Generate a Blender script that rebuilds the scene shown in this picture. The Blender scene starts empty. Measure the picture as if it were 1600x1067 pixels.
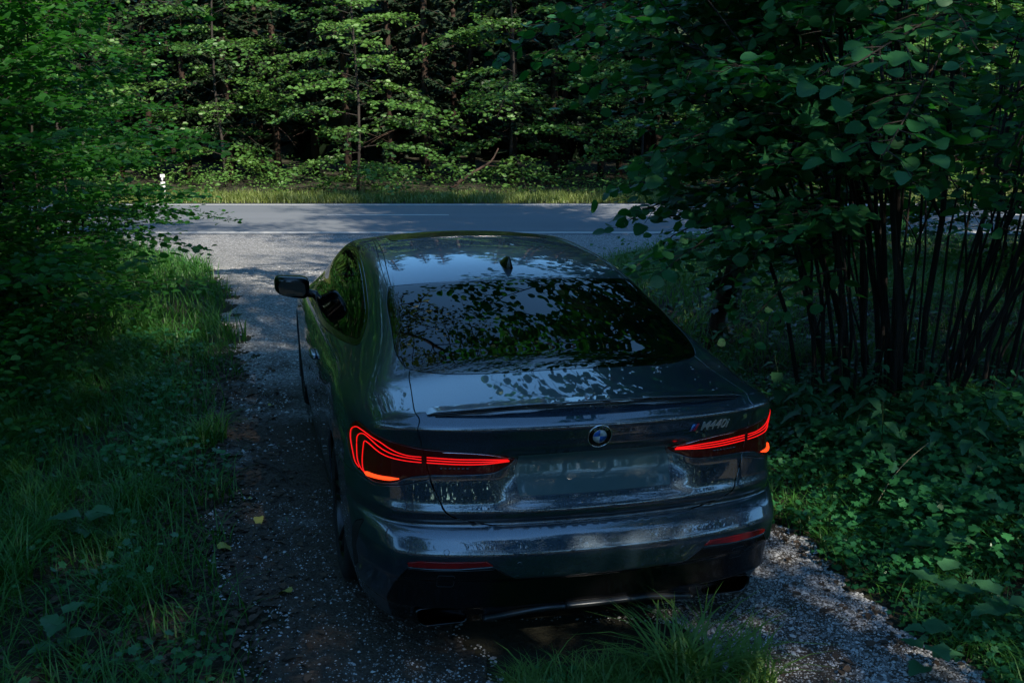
import bpy, math, random
import numpy as np
from mathutils import Vector, Matrix
from mathutils.geometry import delaunay_2d_cdt
PI = math.pi
RNG = np.random.default_rng(7)
random.seed(7)
SC = bpy.context.scene
COL = SC.collection
# ================================================================ camera, sky, sun, exposure
cam = bpy.data.cameras.new('camera'); cam.lens = 37.125; cam.sensor_width = 36; cam.clip_end = 600; cam.clip_start = .05
cam_ob = bpy.data.objects.new('camera', cam); COL.objects.link(cam_ob)
cam_ob.location = (0, 0, 2.2109); cam_ob.rotation_euler = (PI/2-.2338, 0, 0); SC.camera = cam_ob
SUN_EL, SUN_AZ = math.radians(35), math.radians(149)      # azimuth clockwise from +Y (view direction)
world = bpy.data.worlds.new('World'); SC.world = world; world.use_nodes = True
wn = world.node_tree; bg = wn.nodes['Background']
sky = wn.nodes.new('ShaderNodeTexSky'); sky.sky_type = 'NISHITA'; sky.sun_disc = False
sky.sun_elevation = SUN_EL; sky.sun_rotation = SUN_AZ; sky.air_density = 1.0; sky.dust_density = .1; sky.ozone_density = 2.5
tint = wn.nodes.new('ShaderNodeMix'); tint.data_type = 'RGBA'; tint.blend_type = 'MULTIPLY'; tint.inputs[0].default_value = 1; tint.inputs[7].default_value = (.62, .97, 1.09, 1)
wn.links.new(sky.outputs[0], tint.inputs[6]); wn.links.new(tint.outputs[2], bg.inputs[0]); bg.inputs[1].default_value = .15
sun = bpy.data.lights.new('sun', 'SUN'); sun.energy = 4.7; sun.angle = math.radians(.5); sun.color = (1, .90, .74)
sun_ob = bpy.data.objects.new('sun', sun); COL.objects.link(sun_ob)
sd = Vector((math.sin(SUN_AZ)*math.cos(SUN_EL), math.cos(SUN_AZ)*math.cos(SUN_EL), math.sin(SUN_EL)))
sun_ob.rotation_euler = sd.to_track_quat('Z', 'Y').to_euler(); sun_ob.location = (6, -10, 12)
SC.view_settings.view_transform = 'Standard'; SC.view_settings.look = 'None'
SC.view_settings.exposure = .90; SC.view_settings.gamma = 1; SC.view_settings.use_curve_mapping = False
SC.cycles.use_denoising = True; SC.cycles.max_bounces = 7; SC.cycles.diffuse_bounces = 3; SC.cycles.glossy_bounces = 4
SC.cycles.transparent_max_bounces = 8; SC.cycles.transmission_bounces = 4; SC.cycles.caustics_reflective = False; SC.cycles.caustics_refractive = False

# ================================================================ small helpers
def tag(o, label=None, cat=None, group=None, kind=None):
    if label: o['label'] = label
    if cat: o['category'] = cat
    if group: o['group'] = group
    if kind: o['kind'] = kind
    return o
def link(name, me, parent=None, mat=None):
    o = bpy.data.objects.new(name, me); COL.objects.link(o)
    if mat is not None and me is not None and not me.materials: me.materials.append(mat)
    if parent is not None: o.parent = parent
    return o
def empty(name, loc=(0, 0, 0), rz=0.):
    o = bpy.data.objects.new(name, None); COL.objects.link(o); o.location = loc; o.rotation_euler = (0, 0, rz)
    o.empty_display_size = .1
    return o
def mesh_np(name, V, faces, smooth=False, attr=None):
    """V (n,3); faces: list of (m,k) int arrays"""
    me = bpy.data.meshes.new(name); V = np.asarray(V, np.float32); me.vertices.add(len(V)); me.vertices.foreach_set('co', V.ravel())
    fl = [np.asarray(f, np.int32) for f in faces if len(f)]
    nl = sum(f.size for f in fl); me.loops.add(nl); me.loops.foreach_set('vertex_index', np.concatenate([f.ravel() for f in fl]))
    tot = np.concatenate([np.full(len(f), f.shape[1], np.int32) for f in fl]); st = np.concatenate([[0], np.cumsum(tot)[:-1]]).astype(np.int32)
    me.polygons.add(len(tot)); me.polygons.foreach_set('loop_start', st); me.polygons.foreach_set('loop_total', tot)
    if smooth: me.polygons.foreach_set('use_smooth', np.ones(len(tot), bool))
    me.update(calc_edges=True)
    if attr is not None:
        a = me.attributes.new('var', 'FLOAT', 'POINT'); a.data.foreach_set('value', np.asarray(attr, np.float32))
    return me
class Geo:
    """collects vertices, quads and triangles"""
    def __init__(s): s.V = []; s.Q = []; s.T = []; s.A = []; s.n = 0
    def add(s, V, Q=None, T=None, a=None):
        V = np.asarray(V, float)
        if Q is not None and len(Q): s.Q.append(np.asarray(Q)+s.n)
        if T is not None and len(T): s.T.append(np.asarray(T)+s.n)
        s.V.append(V); s.A.append(np.zeros(len(V)) if a is None else np.broadcast_to(a, (len(V),))); s.n += len(V)
    def mesh(s, name, smooth=False):
        f = []
        if s.Q: f.append(np.concatenate(s.Q))
        if s.T: f.append(np.concatenate(s.T))
        return mesh_np(name, np.concatenate(s.V), f, smooth, np.concatenate(s.A))
def tube(g, P, R, k=6, cap=True, a=None):
    P = np.asarray(P, float); n = len(P); R = np.broadcast_to(R, (n,)).astype(float)
    T = np.gradient(P, axis=0); T /= np.linalg.norm(T, axis=1)[:, None]+1e-12
    up = np.array([0, 0, 1.]) if abs(T[0, 2]) < .9 else np.array([1., 0, 0])
    A = np.cross(T, up); A /= np.linalg.norm(A, axis=1)[:, None]+1e-12; B = np.cross(T, A)
    th = np.arange(k)*2*PI/k
    V = P[:, None]+R[:, None, None]*(np.cos(th)[None, :, None]*A[:, None]+np.sin(th)[None, :, None]*B[:, None])
    i = np.arange(n-1)[:, None]*k; j = np.arange(k); j2 = (j+1) % k
    Q = np.stack([i+j, i+j2, i+k+j2, i+k+j], -1).reshape(-1, 4); V = V.reshape(-1, 3); Tt = None
    if cap:
        V = np.vstack([V, P[0], P[-1]]); c0 = n*k; c1 = c0+1
        Tt = np.vstack([np.stack([j*0+c0, j2, j], -1), np.stack([j*0+c1, (n-1)*k+j, (n-1)*k+j2], -1)])
    g.add(V, Q, Tt, a)
def spl(P, n):
    """Catmull-Rom resample"""
    P = np.asarray(P, float); Q = np.vstack([2*P[0]-P[1], P, 2*P[-1]-P[-2]]); t = np.linspace(0, len(P)-1, n); i = np.minimum(t.astype(int), len(P)-2)
    u = (t-i)[:, None]; a, b, c, d = Q[i], Q[i+1], Q[i+2], Q[i+3]
    return b+.5*u*(c-a+u*(2*a-5*b+4*c-d+u*(3*(b-c)+d-a)))
def boxg(g, c, s, rot=None, a=None):
    c = np.asarray(c, float); h = np.asarray(s, float)/2
    V = np.array([[x, y, z] for x in (-1, 1) for y in (-1, 1) for z in (-1, 1)], float)*h
    if rot is not None: V = V@np.asarray(rot).T
    g.add(V+c, [[0, 1, 3, 2], [4, 6, 7, 5], [0, 4, 5, 1], [2, 3, 7, 6], [0, 2, 6, 4], [1, 5, 7, 3]], a=a)
def lathe(g, prof, k=48, axis='x', c=(0, 0, 0)):
    prof = np.asarray(prof, float); th = np.arange(k)*2*PI/k; n = len(prof)
    r = prof[:, 1][:, None]; a = prof[:, 0][:, None]+0*th
    V = np.stack([a, r*np.cos(th), r*np.sin(th)], -1) if axis == 'x' else np.stack([r*np.cos(th), a, r*np.sin(th)], -1) if axis == 'y' else np.stack([r*np.cos(th), r*np.sin(th), a], -1)
    i = np.arange(n-1)[:, None]*k; j = np.arange(k); j2 = (j+1) % k
    g.add(V.reshape(-1, 3)+np.asarray(c), np.stack([i+j, i+j2, i+k+j2, i+k+j], -1).reshape(-1, 4))

# ================================================================ materials
def mat_new(name):
    m = bpy.data.materials.new(name); m.use_nodes = True; return m, m.node_tree, m.node_tree.nodes['Principled BSDF']
def pset(b, **k):
    for n, v in k.items(): b.inputs[n.replace('_', ' ')].default_value = v
def mat(name, col, rough=.5, metal=0., **k):
    m, t, b = mat_new(name); pset(b, Base_Color=(*col, 1), Roughness=rough, Metallic=metal)
    for n, v in k.items(): b.inputs[n.replace('_', ' ')].default_value = v
    return m
def nd(t, typ, **k):
    n = t.nodes.new(typ)
    for a, v in k.items():
        if a.startswith('i_'): n.inputs[a[2:].replace('_', ' ')].default_value = v
        else: setattr(n, a, v)
    return n
def ramp(t, src, stops, interp='LINEAR'):
    r = t.nodes.new('ShaderNodeValToRGB'); r.color_ramp.interpolation = interp; e = r.color_ramp.elements
    while len(e) < len(stops): e.new(.5)
    for q, (p, c) in zip(e, stops): q.position = p; q.color = (*c, 1) if len(c) == 3 else c
    t.links.new(src, r.inputs[0]); return r.outputs[0]
def noise(t, vec, scale, detail=4, rough=.55, out='Fac'):
    n = nd(t, 'ShaderNodeTexNoise'); n.inputs['Scale'].default_value = scale; n.inputs['Detail'].default_value = detail; n.inputs['Roughness'].default_value = rough
    t.links.new(vec, n.inputs['Vector']); return n.outputs[out]
def coords(t, kind='Object'): return t.nodes.new('ShaderNodeTexCoord').outputs[kind]
def bump(t, b, h, strength=.5, dist=.01):
    n = nd(t, 'ShaderNodeBump'); n.inputs['Strength'].default_value = strength; n.inputs['Distance'].default_value = dist
    t.links.new(h, n.inputs['Height']); t.links.new(n.outputs[0], b.inputs['Normal']); return n
def mixc(t, f, a, b):
    n = nd(t, 'ShaderNodeMix', data_type='RGBA')
    for s, i in ((f, 0), (a, 6), (b, 7)):
        if hasattr(s, 'links'): t.links.new(s, n.inputs[i])
        else: n.inputs[i].default_value = s if i == 0 else (*s, 1)
    return n.outputs[2]
def leaf_mat(name, c0, c1, tr=(.10, .22, .02), rough=.42, tmix=.3, spec=.5):
    m, t, b = mat_new(name); at = nd(t, 'ShaderNodeAttribute', attribute_name='var'); oi = t.nodes.new('ShaderNodeObjectInfo')
    ad = nd(t, 'ShaderNodeMath', operation='MULTIPLY_ADD'); t.links.new(oi.outputs['Random'], ad.inputs[0]); ad.inputs[1].default_value = .25; t.links.new(at.outputs['Fac'], ad.inputs[2])
    c = ramp(t, ad.outputs[0], [(0, c0), (1., c1)])
    t.links.new(c, b.inputs['Base Color']); pset(b, Roughness=rough); b.inputs['Specular IOR Level'].default_value = spec
    tl = nd(t, 'ShaderNodeBsdfTranslucent'); tl.inputs[0].default_value = (*tr, 1)
    mx = nd(t, 'ShaderNodeMixShader'); mx.inputs[0].default_value = tmix
    t.links.new(b.outputs[0], mx.inputs[1]); t.links.new(tl.outputs[0], mx.inputs[2]); t.links.new(mx.outputs[0], t.nodes['Material Output'].inputs[0])
    return m
def bark_mat(name, c0, c1, scale=14):
    m, t, b = mat_new(name); v = coords(t)
    mp = nd(t, 'ShaderNodeMapping'); mp.inputs['Scale'].default_value = (1, 1, .25); t.links.new(v, mp.inputs[0])
    n = noise(t, mp.outputs[0], scale, 6, .65); t.links.new(ramp(t, n, [(.3, c0), (.7, c1)]), b.inputs['Base Color']); pset(b, Roughness=.9); bump(t, b, n, .7, .02); return m
M = {}
M['beech'] = leaf_mat('beech_leaf', (.046, .135, .028), (.125, .255, .055), (.13, .30, .035), .45, .34)
M['hornbeam'] = leaf_mat('hornbeam_leaf', (.012, .078, .012), (.038, .150, .026), (.06, .30, .02), .5, .42, .3)
M['hazel'] = leaf_mat('hazel_leaf', (.014, .105, .033), (.044, .180, .058), (.045, .32, .03), .5, .36)
M['canopy'] = leaf_mat('canopy_leaf', (.020, .060, .014), (.050, .105, .022), (.08, .17, .02), .45, .3)
M['needle'] = leaf_mat('spruce_needles', (.008, .024, .010), (.022, .050, .020), (.02, .05, .01), .6, .12)
M['grass'] = leaf_mat('grass_blade', (.016, .098, .016), (.058, .190, .030), (.07, .28, .02), .45, .3)
M['sunlit_grass_tone'] = leaf_mat('sunlit_grass_tone', (.04, .14, .025), (.14, .27, .06), (.15, .32, .04), .42, .35)  # paler copy of the grass, sunlight put into its colour
M['verge'] = leaf_mat('verge_grass', (.06, .13, .02), (.19, .23, .06), (.16, .26, .03), .5, .3)
M['herb'] = leaf_mat('herb_leaf', (.014, .105, .036), (.040, .190, .058), (.04, .26, .035), .42, .28)
M['nettle'] = leaf_mat('nettle_leaf', (.018, .100, .045), (.050, .165, .068), (.04, .22, .035), .5, .25)
M['ivy'] = leaf_mat('ivy_leaf', (.008, .035, .012), (.02, .06, .018), (.02, .08, .01), .3, .12)
M['litter'] = leaf_mat('dead_leaf', (.030, .019, .012), (.10, .065, .042), (.05, .03, .01), .7, .1)
M['yellow_leaf'] = leaf_mat('yellow_leaf', (.34, .34, .06), (.42, .38, .08), (.2, .2, .03), .6, .15)
M['bark'] = bark_mat('grey_brown_bark', (.010, .008, .007), (.042, .034, .028))
M['spruce_bark'] = bark_mat('spruce_bark', (.018, .011, .008), (.07, .040, .028), 9)
M['stem'] = mat('green_stem', (.03, .07, .02), .6)
# ---------------------------------------------------------------- smooth tables
def gsm(a, s, axis=0):
    r = max(1, int(4*s)); k = np.exp(-.5*(np.arange(-r, r+1)/s)**2); k /= k.sum()
    pad = [(0, 0)]*a.ndim; pad[axis] = (r, r)
    b = np.pad(a, pad, mode='reflect', reflect_type='odd')
    return np.apply_along_axis(lambda v: np.convolve(v, k, 'valid'), axis, b)
def pchip(x, y, q):
    x = np.asarray(x, float); y = np.asarray(y, float); h = np.diff(x); d = np.diff(y)/h
    m = np.zeros_like(y); m[0] = d[0]; m[-1] = d[-1]
    for i in range(1, len(x)-1):
        if d[i-1]*d[i] > 0:
            w1 = 2*h[i]+h[i-1]; w2 = h[i]+2*h[i-1]; m[i] = (w1+w2)/(w1/d[i-1]+w2/d[i])
    q = np.clip(q, x[0], x[-1]); i = np.clip(np.searchsorted(x, q)-1, 0, len(x)-2); t = (q-x[i])/h[i]
    return (y[i]*(2*t**3-3*t**2+1)+h[i]*m[i]*(t**3-2*t**2+t)+y[i+1]*(-2*t**3+3*t**2)+h[i]*m[i+1]*(t**3-t**2))
class Tab:
    def __init__(s, kn, sig, step=.002, lin=False):
        x = [k[0] for k in kn]; y = [k[1] for k in kn]
        s.g = np.arange(x[0], x[-1]+step, step)
        v = np.interp(s.g, x, y) if lin else pchip(x, y, s.g)
        s.v = gsm(v, sig/step)
    def __call__(s, q):
        u = np.clip((q-s.g[0])/(s.g[1]-s.g[0]), 1, len(s.g)-2.001); i = u.astype(int); t = u-i; v = s.v
        i = np.minimum(i, len(s.g)-3); a, b, c, d = v[i-1], v[i], v[i+1], v[i+2]
        return b+.5*t*(c-a+t*(2*a-5*b+4*c-d+t*(3*(b-c)+d-a)))
TOP = Tab([(-.3, 1.0), (0, 1.04), (.17, 1.061), (.30, 1.075), (.45, 1.091), (.60, 1.108), (.75, 1.1510), (1.0, 1.2245), (1.25, 1.2910), (1.45, 1.3380), (1.7, 1.374),
           (2.0, 1.395), (2.35, 1.400), (2.7, 1.388), (3.0, 1.345), (3.2, 1.27), (3.45, 1.155), (3.7, 1.035), (3.85, .985), (4.1, .955), (4.4, .88), (4.62, .78), (4.74, .68), (4.9, .4)], .045)
CR = Tab([(-.3, .05), (.2, .040), (.6, .045), (1.2, .045), (2, .042), (3, .045), (3.7, .06), (4.2, .08), (4.9, .1)], .06)
YB = Tab([(0.0, .40), (.12, .24), (.17, .16), (.22, .115), (.262, .085), (.275, .062), (.36, .045), (.40, .034), (.412, .014), (.50, 0.0), (.522, .001),
          (.572, .034), (.594, .058), (.602, .085), (.612, .092), (.621, .080), (.650, .070), (.662, .070), (.69, .085), (.78, .104), (.86, .112), (.93, .106),
          (.975, .094), (.988, .098), (1.020, .150), (1.04, .165), (1.2, .2)], .004, lin=True)
REC = Tab([(0, 0), (.665, 0), (.70, .012), (.76, .038), (.83, .052), (.862, .046), (.880, .006), (.9, 0), (1.2, 0)], .007, lin=True)
def PL(x): return .16*x*x+.35*x**8
ZK = [.05, .12, .20, .32, .50, .65, .78, .88, .95, 1.00, 1.05, 1.12, 1.20, 1.30, 1.40, 1.6]
ST = {
 -.2: [.74, .80, .84, .87, .885, .892, .885, .865, .835, .80, .75, .65, .55, .40, .25, .1],
 .3:  [.78, .82, .86, .89, .905, .908, .902, .882, .850, .81, .76, .67, .58, .45, .30, .1],
 .7:  [.80, .84, .88, .908, .922, .926, .920, .900, .868, .828, .780, .71, .63, .52, .40, .1],
 1.1: [.80, .85, .89, .918, .930, .932, .925, .902, .865, .825, .785, .73, .67, .585, .47, .2],
 1.6: [.80, .86, .89, .902, .914, .916, .908, .888, .855, .822, .792, .752, .706, .645, .575, .4],
 2.2: [.80, .86, .895, .908, .918, .920, .912, .889, .855, .825, .795, .760, .718, .665, .60, .4],
 3.0: [.80, .86, .895, .910, .922, .925, .916, .888, .850, .815, .785, .755, .710, .655, .58, .4],
 3.5: [.80, .86, .89, .905, .918, .920, .908, .880, .83, .79, .755, .71, .66, .60, .5, .3],
 3.94:[.80, .86, .90, .915, .925, .922, .900, .860, .80, .75, .72, .68, .6, .55, .5, .3],
 4.4: [.76, .82, .86, .882, .89, .880, .85, .80, .74, .70, .66, .6, .55, .5, .45, .3],
 4.8: [.60, .66, .70, .72, .72, .70, .66, .60, .55, .5, .5, .5, .4, .4, .4, .3]}
_ys = sorted(ST); GY = np.arange(-.2, 4.81, .005); GZ = np.arange(.05, 1.6, .005)
_M = np.array([pchip(ZK, ST[y], GZ) for y in _ys])
XT = np.stack([pchip(_ys, _M[:, j], GY) for j in range(len(GZ))], 1)
XT = gsm(gsm(XT, 12, 0), 3, 1)
def XW(y, z):
    u = np.clip((y-GY[0])/.005, 0, len(GY)-1.001); v = np.clip((z-GZ[0])/.005, 0, len(GZ)-1.001)
    i = u.astype(int); j = v.astype(int); a = u-i; b = v-j
    return XT[i, j]*(1-a)*(1-b)+XT[i+1, j]*a*(1-b)+XT[i, j+1]*(1-a)*b+XT[i+1, j+1]*a*b
def ss(a, b, x):
    t = np.clip((x-a)/(b-a), 0, 1); return t*t*(3-2*t)
def smax(a, b, k):
    h = np.clip(k-np.abs(a-b), 0, None)/k
    return np.maximum(a, b)+h*h*k*.25
def F(p):
    x = np.abs(p[:, 0]); y = p[:, 1]; z = p[:, 2]
    fs = x-XW(y, z)
    win = 1-ss(.30, .42, x)
    yr = YB(z)+REC(z)*win+PL(x)
    fr = (yr-y)
    ft = z-(TOP(y)-CR(y)*(x/.62)**2)
    ff = y-(4.74-.10*x*x-.18*x**4)
    krt = .010+.05*ss(.66, .80, x)
    f = smax(fs, ft, .065-.010*ss(.2, .8, y))
    f = smax(f, fr, krt+.16*ss(.70, .86, x)*(1-ss(.80, 1.0, z)))
    return smax(f, ff, .10)
CZ = .55; CYR = 1.0; RR = 1.0
def chart(p):
    p = np.atleast_2d(p).astype(float); x, y, z = p.T; ph = np.arctan2(z-CZ, x)
    w = np.hypot(x, z-CZ)
    rho = np.where(y > CYR, math.pi/2+(y-CYR), np.arctan2(w, CYR-y))
    return np.stack([rho*np.cos(ph), rho*np.sin(ph)], 1)
def ray(c):
    rho = np.hypot(c[:, 0], c[:, 1]); ph = np.arctan2(c[:, 1], c[:, 0])
    al = np.minimum(rho, math.pi/2); oy = CYR+np.maximum(rho-math.pi/2, 0)
    o = np.stack([rho*0, oy, rho*0+CZ], 1)
    d = np.stack([np.sin(al)*np.cos(ph), -np.cos(al), np.sin(al)*np.sin(ph)], 1)
    return o, d
def hit(o, d, t0=0., t1=1.6):
    a = np.full(len(o), t0, float); b = np.full(len(o), t1, float)
    for _ in range(32):
        m = (a+b)/2; s = F(o+d*m[:, None]) > 0
        b = np.where(s, m, b); a = np.where(s, a, m)
    return o+d*((a+b)/2)[:, None]
def nrm(p, e=.005):
    g = np.stack([F(p+np.eye(3)[i]*e)-F(p-np.eye(3)[i]*e) for i in range(3)], 1)
    return g/np.linalg.norm(g, axis=1)[:, None]
def surf(c):
    o, d = ray(c); return hit(o, d)
# ================================================================ the car: materials
def paint_mat():
    m, t, b = mat_new('blue_grey_metallic_paint'); pset(b, Base_Color=(.030, .046, .062, 1), Metallic=.6, Roughness=.38)
    b.inputs['Coat Weight'].default_value = 1; b.inputs['Coat Roughness'].default_value = .015; b.inputs['Coat IOR'].default_value = 2.2
    v = nd(t, 'ShaderNodeTexVoronoi'); v.inputs['Scale'].default_value = 900; t.links.new(coords(t), v.inputs['Vector'])
    t.links.new(mixc(t, v.outputs['Color'], (.012, .027, .046), (.034, .064, .102)), b.inputs['Base Color'])
    n = noise(t, coords(t), 2.2, 3); d = noise(t, coords(t), 60, 5, .75); sp = nd(t, 'ShaderNodeSeparateXYZ'); t.links.new(coords(t), sp.inputs[0])
    mr = nd(t, 'ShaderNodeMapRange'); mr.inputs[1].default_value = .75; mr.inputs[2].default_value = .2; mr.inputs[3].default_value = -.12; mr.inputs[4].default_value = .10; t.links.new(sp.outputs[2], mr.inputs[0])
    ad = nd(t, 'ShaderNodeMath', operation='ADD'); t.links.new(d, ad.inputs[0]); t.links.new(mr.outputs[0], ad.inputs[1]); du = ramp(t, ad.outputs[0], [(.52, (0,)*3), (.80, (.22,)*3)])
    old = b.inputs['Base Color'].links[0].from_socket; t.links.new(mixc(t, du, old, (.10, .085, .065)), b.inputs['Base Color'])
    r = ramp(t, n, [(.35, (.004,)*3), (.75, (.022,)*3)]); t.links.new(r, b.inputs['Coat Roughness'])
    return m
CM = {'paint': paint_mat(), 'plate': mat('sky_reflection_tone', (.048, .098, .105), .32, 0., Coat_Weight=1., Coat_Roughness=.03),  # grey-green base colour imitates sky reflected in the tailgate recess
      'black': mat('gloss_black_plastic', (.0025, .0025, .003), .16, 0, Coat_Weight=.2, Coat_Roughness=.05),
      'matt': mat('matt_black_plastic', (.012, .012, .013), .55),
      'dark_grey': mat('satin_grey_lip', (.05, .055, .06), .30, .5),
      'rubber': mat('tyre_rubber', (.010, .010, .010), .8),
      'chrome': mat('chrome_metal', (.75, .77, .8), .12, 1.),
      'dark_chrome': mat('dark_chrome', (.12, .125, .13), .2, 1.),
      'badge': mat('satin_badge', (.42, .47, .48), .4, .5), 'exhaust': mat('black_chrome', (.06, .062, .066), .25, 1.),
      'rim': mat('dark_alloy', (.05, .052, .056), .28, .9),
      'disc': mat('brake_steel', (.25, .24, .23), .35, 1.),
      'lens': mat('dark_red_lens', (.016, .0008, .001), .06, 0, Coat_Weight=1., Coat_Roughness=.02, Emission_Color=(1, .01, .01, 1), Emission_Strength=.003),
      'reflector': mat('red_reflector', (.30, .006, .008), .18, 0, Coat_Weight=1., Coat_Roughness=.05),
      'white': mat('white_enamel', (.62, .64, .66), .25), 'blue': mat('blue_enamel', (.03, .14, .50), .25),
      'stripe_light': mat('light_blue_stripe', (.10, .33, .75), .3), 'stripe_dark': mat('dark_blue_stripe', (.02, .04, .22), .3), 'stripe_red': mat('red_stripe', (.60, .02, .05), .3),
      'seat': mat('black_leather', (.012, .012, .013), .45),
      'mirror': mat('mirror_glass', (.35, .36, .38), .02, 1.)}
def glow(name, col, s):
    m, t, b = mat_new(name); pset(b, Base_Color=(.1, .002, .002, 1)); b.inputs['Emission Color'].default_value = (*col, 1); b.inputs['Emission Strength'].default_value = s; return m
CM['glow'] = glow('red_light_strip', (1., .008, .007), .58); CM['amber'] = glow('orange_red_light_bar', (1., .055, .008), 1.2)
def glass_mat(name, tint, dark):
    m, t, b = mat_new(name); pset(b, Base_Color=(.002, .003, .003, 1), Roughness=.012); b.inputs['IOR'].default_value = 1.75
    tr = nd(t, 'ShaderNodeBsdfTransparent'); tr.inputs[0].default_value = (*tint, 1); mx = nd(t, 'ShaderNodeMixShader'); mx.inputs[0].default_value = dark
    gl = nd(t, 'ShaderNodeBsdfGlossy'); gl.inputs['Roughness'].default_value = .012; fr = nd(t, 'ShaderNodeFresnel'); fr.inputs[0].default_value = 1.7
    m2 = nd(t, 'ShaderNodeMixShader'); t.links.new(fr.outputs[0], m2.inputs[0]); t.links.new(tr.outputs[0], m2.inputs[1]); t.links.new(gl.outputs[0], m2.inputs[2])
    t.links.new(m2.outputs[0], mx.inputs[1]); t.links.new(b.outputs[0], mx.inputs[2]); t.links.new(mx.outputs[0], t.nodes['Material Output'].inputs[0]); return m
CM['glass'] = glass_mat('tinted_side_glass', (.45, .50, .48), .15); CM['rear_glass'] = glass_mat('dark_rear_glass', (.08, .09, .09), .6)

CAR = empty('car', (.346, 3.730, -.006)); CAR.rotation_euler = (0, .0161, .2538)
tag(CAR, 'dark blue-grey coupe seen from behind with red light strips glowing, parked on the gravel track', 'car')
def mir(P): return [(-a, b, c) for a, b, c in P]
def dens(P, step=.02, closed=True):
    P = np.asarray(P, float); out = []
    for a, b in zip(P, np.roll(P, -1, 0) if closed else P[1:]):
        n = max(1, int(np.linalg.norm(b-a)/step)); out += [a+(b-a)*i/n for i in range(n)]
    if not closed: out.append(P[-1])
    return np.array(out)
def sm(P, n=40, closed=False): return [tuple(q) for q in spl(P, n)]
# ---------------------------------------------------------------- outlines (left half, x<0; metres)
glass_l = sm([(0, .500, 1.095), (-.25, .512, 1.092), (-.45, .560, 1.083), (-.573, .630, 1.077), (-.633, .680, 1.077), (-.655, .745, 1.090), (-.662, .860, 1.119), (-.653, 1.042, 1.17), (-.639, 1.284, 1.231), (-.612, 1.45, 1.285)], 60)
glass_top = sm([(-.602, 1.440, 1.289), (-.40, 1.405, 1.308), (-.2, 1.382, 1.32), (0, 1.375, 1.322)], 24)
RG = glass_l+glass_top; rear_window = RG+mir(RG[1:-1])[::-1]
seam_in = sm([(-.600, 1.440, 1.289), (-.576, 1.75, 1.33), (-.556, 2.05, 1.36), (-.530, 2.5, 1.36), (-.520, 2.95, 1.34)], 30)
seam_out = sm([(-.618, 1.455, 1.285), (-.600, 1.817, 1.334), (-.578, 2.105, 1.356), (-.550, 2.5, 1.364), (-.540, 2.95, 1.34)], 30)
moulding = seam_in+seam_out[::-1]
roof_f = [(-.530, 2.96, 1.34), (0, 3.06, 1.34)]
roofp = [(0, 1.380, 1.322), (-.2, 1.387, 1.32), (-.4, 1.410, 1.308)]+seam_in+roof_f
roof = roofp+mir(roofp[1:-1])[::-1]
sunroof = [(-.40, 2.385, 1.38), (0, 2.375, 1.39), (.40, 2.385, 1.38), (.455, 2.43, 1.38), (.455, 2.94, 1.35), (-.455, 2.94, 1.35), (-.455, 2.43, 1.38)]
wsl = [(0, 3.08, 1.33), (-.53, 2.98, 1.31), (-.60, 3.2, 1.2), (-.665, 3.5, 1.06), (-.69, 3.66, .99), (-.5, 3.74, .99), (0, 3.82, .99)]
windshield = wsl+mir(wsl[1:-1])[::-1]
lid_side = sm([(-.633, .674, 1.075), (-.652, .60, 1.060), (-.668, .443, 1.041), (-.676, .30, 1.02), (-.676, .216, 1.007), (-.670, .205, .95), (-.664, .195, .885), (-.645, .177, .788), (-.613, .153, .705), (-.565, .138, .648), (-.486, .09, .616), (-.399, .06, .607), (-.2, .05, .607), (0, .05, .607)], 80)
lid_l = sm([(0, .497, 1.095), (-.25, .509, 1.092), (-.45, .556, 1.083), (-.573, .626, 1.077), (-.625, .668, 1.077)], 24)+lid_side
trunk = lid_l+mir(lid_l[1:-1])[::-1]
lamp_l = sm([(-.314, .17, .842), (-.396, .139, .874), (-.52, .155, .886), (-.655, .19, .897), (-.718, .215, .906), (-.778, .253, .917), (-.831, .325, .929), (-.859, .40, .935), (-.885, .52, .925), (-.897, .59, .885), (-.908, .605, .834), (-.906, .536, .779), (-.892, .467, .751), (-.863, .386, .742), (-.834, .32, .738), (-.775, .24, .758), (-.729, .212, .782), (-.655, .184, .797), (-.521, .147, .801), (-.414, .131, .807), (-.354, .154, .820), (-.314, .17, .840)], 110)[:-1]
refl_l = [(-.741, .123, .479), (-.696, .098, .491), (-.56, .06, .493), (-.453, .035, .493), (-.426, .034, .472), (-.56, .05, .462), (-.736, .123, .461)]
dark_l = [(0, .03, .411), (-.133, .024, .410), (-.340, .036, .410), (-.423, .035, .466), (-.43, .034, .459), (-.56, .05, .455), (-.740, .123, .454), (-.783, .186, .369), (-.800, .246, .29), (-.79, .289, .17), (-.74, .22, .130), (-.40, .2, .150), (0, .2, .150)]
diffuser = dark_l+mir(dark_l[1:-1])[::-1]
slit_l = [(-.912, .47, .492), (-.902, .41, .545), (-.880, .345, .575), (-.889, .37, .535), (-.892, .43, .44), (-.891, .447, .351), (-.893, .52, .30), (-.905, .50, .40)]
win_l = sm([(-.833, 3.22, .965), (-.845, 2.95, .948), (-.853, 2.421, .953), (-.842, 2.125, .972), (-.817, 1.745, 1.010), (-.790, 1.45, 1.048), (-.772, 1.335, 1.074), (-.755, 1.36, 1.10), (-.727, 1.455, 1.155), (-.699, 1.757, 1.222), (-.672, 2.145, 1.283), (-.655, 2.561, 1.300), (-.672, 2.805, 1.268), (-.705, 3.012, 1.19), (-.765, 3.17, 1.075), (-.82, 3.24, .99)], 70)
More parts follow.
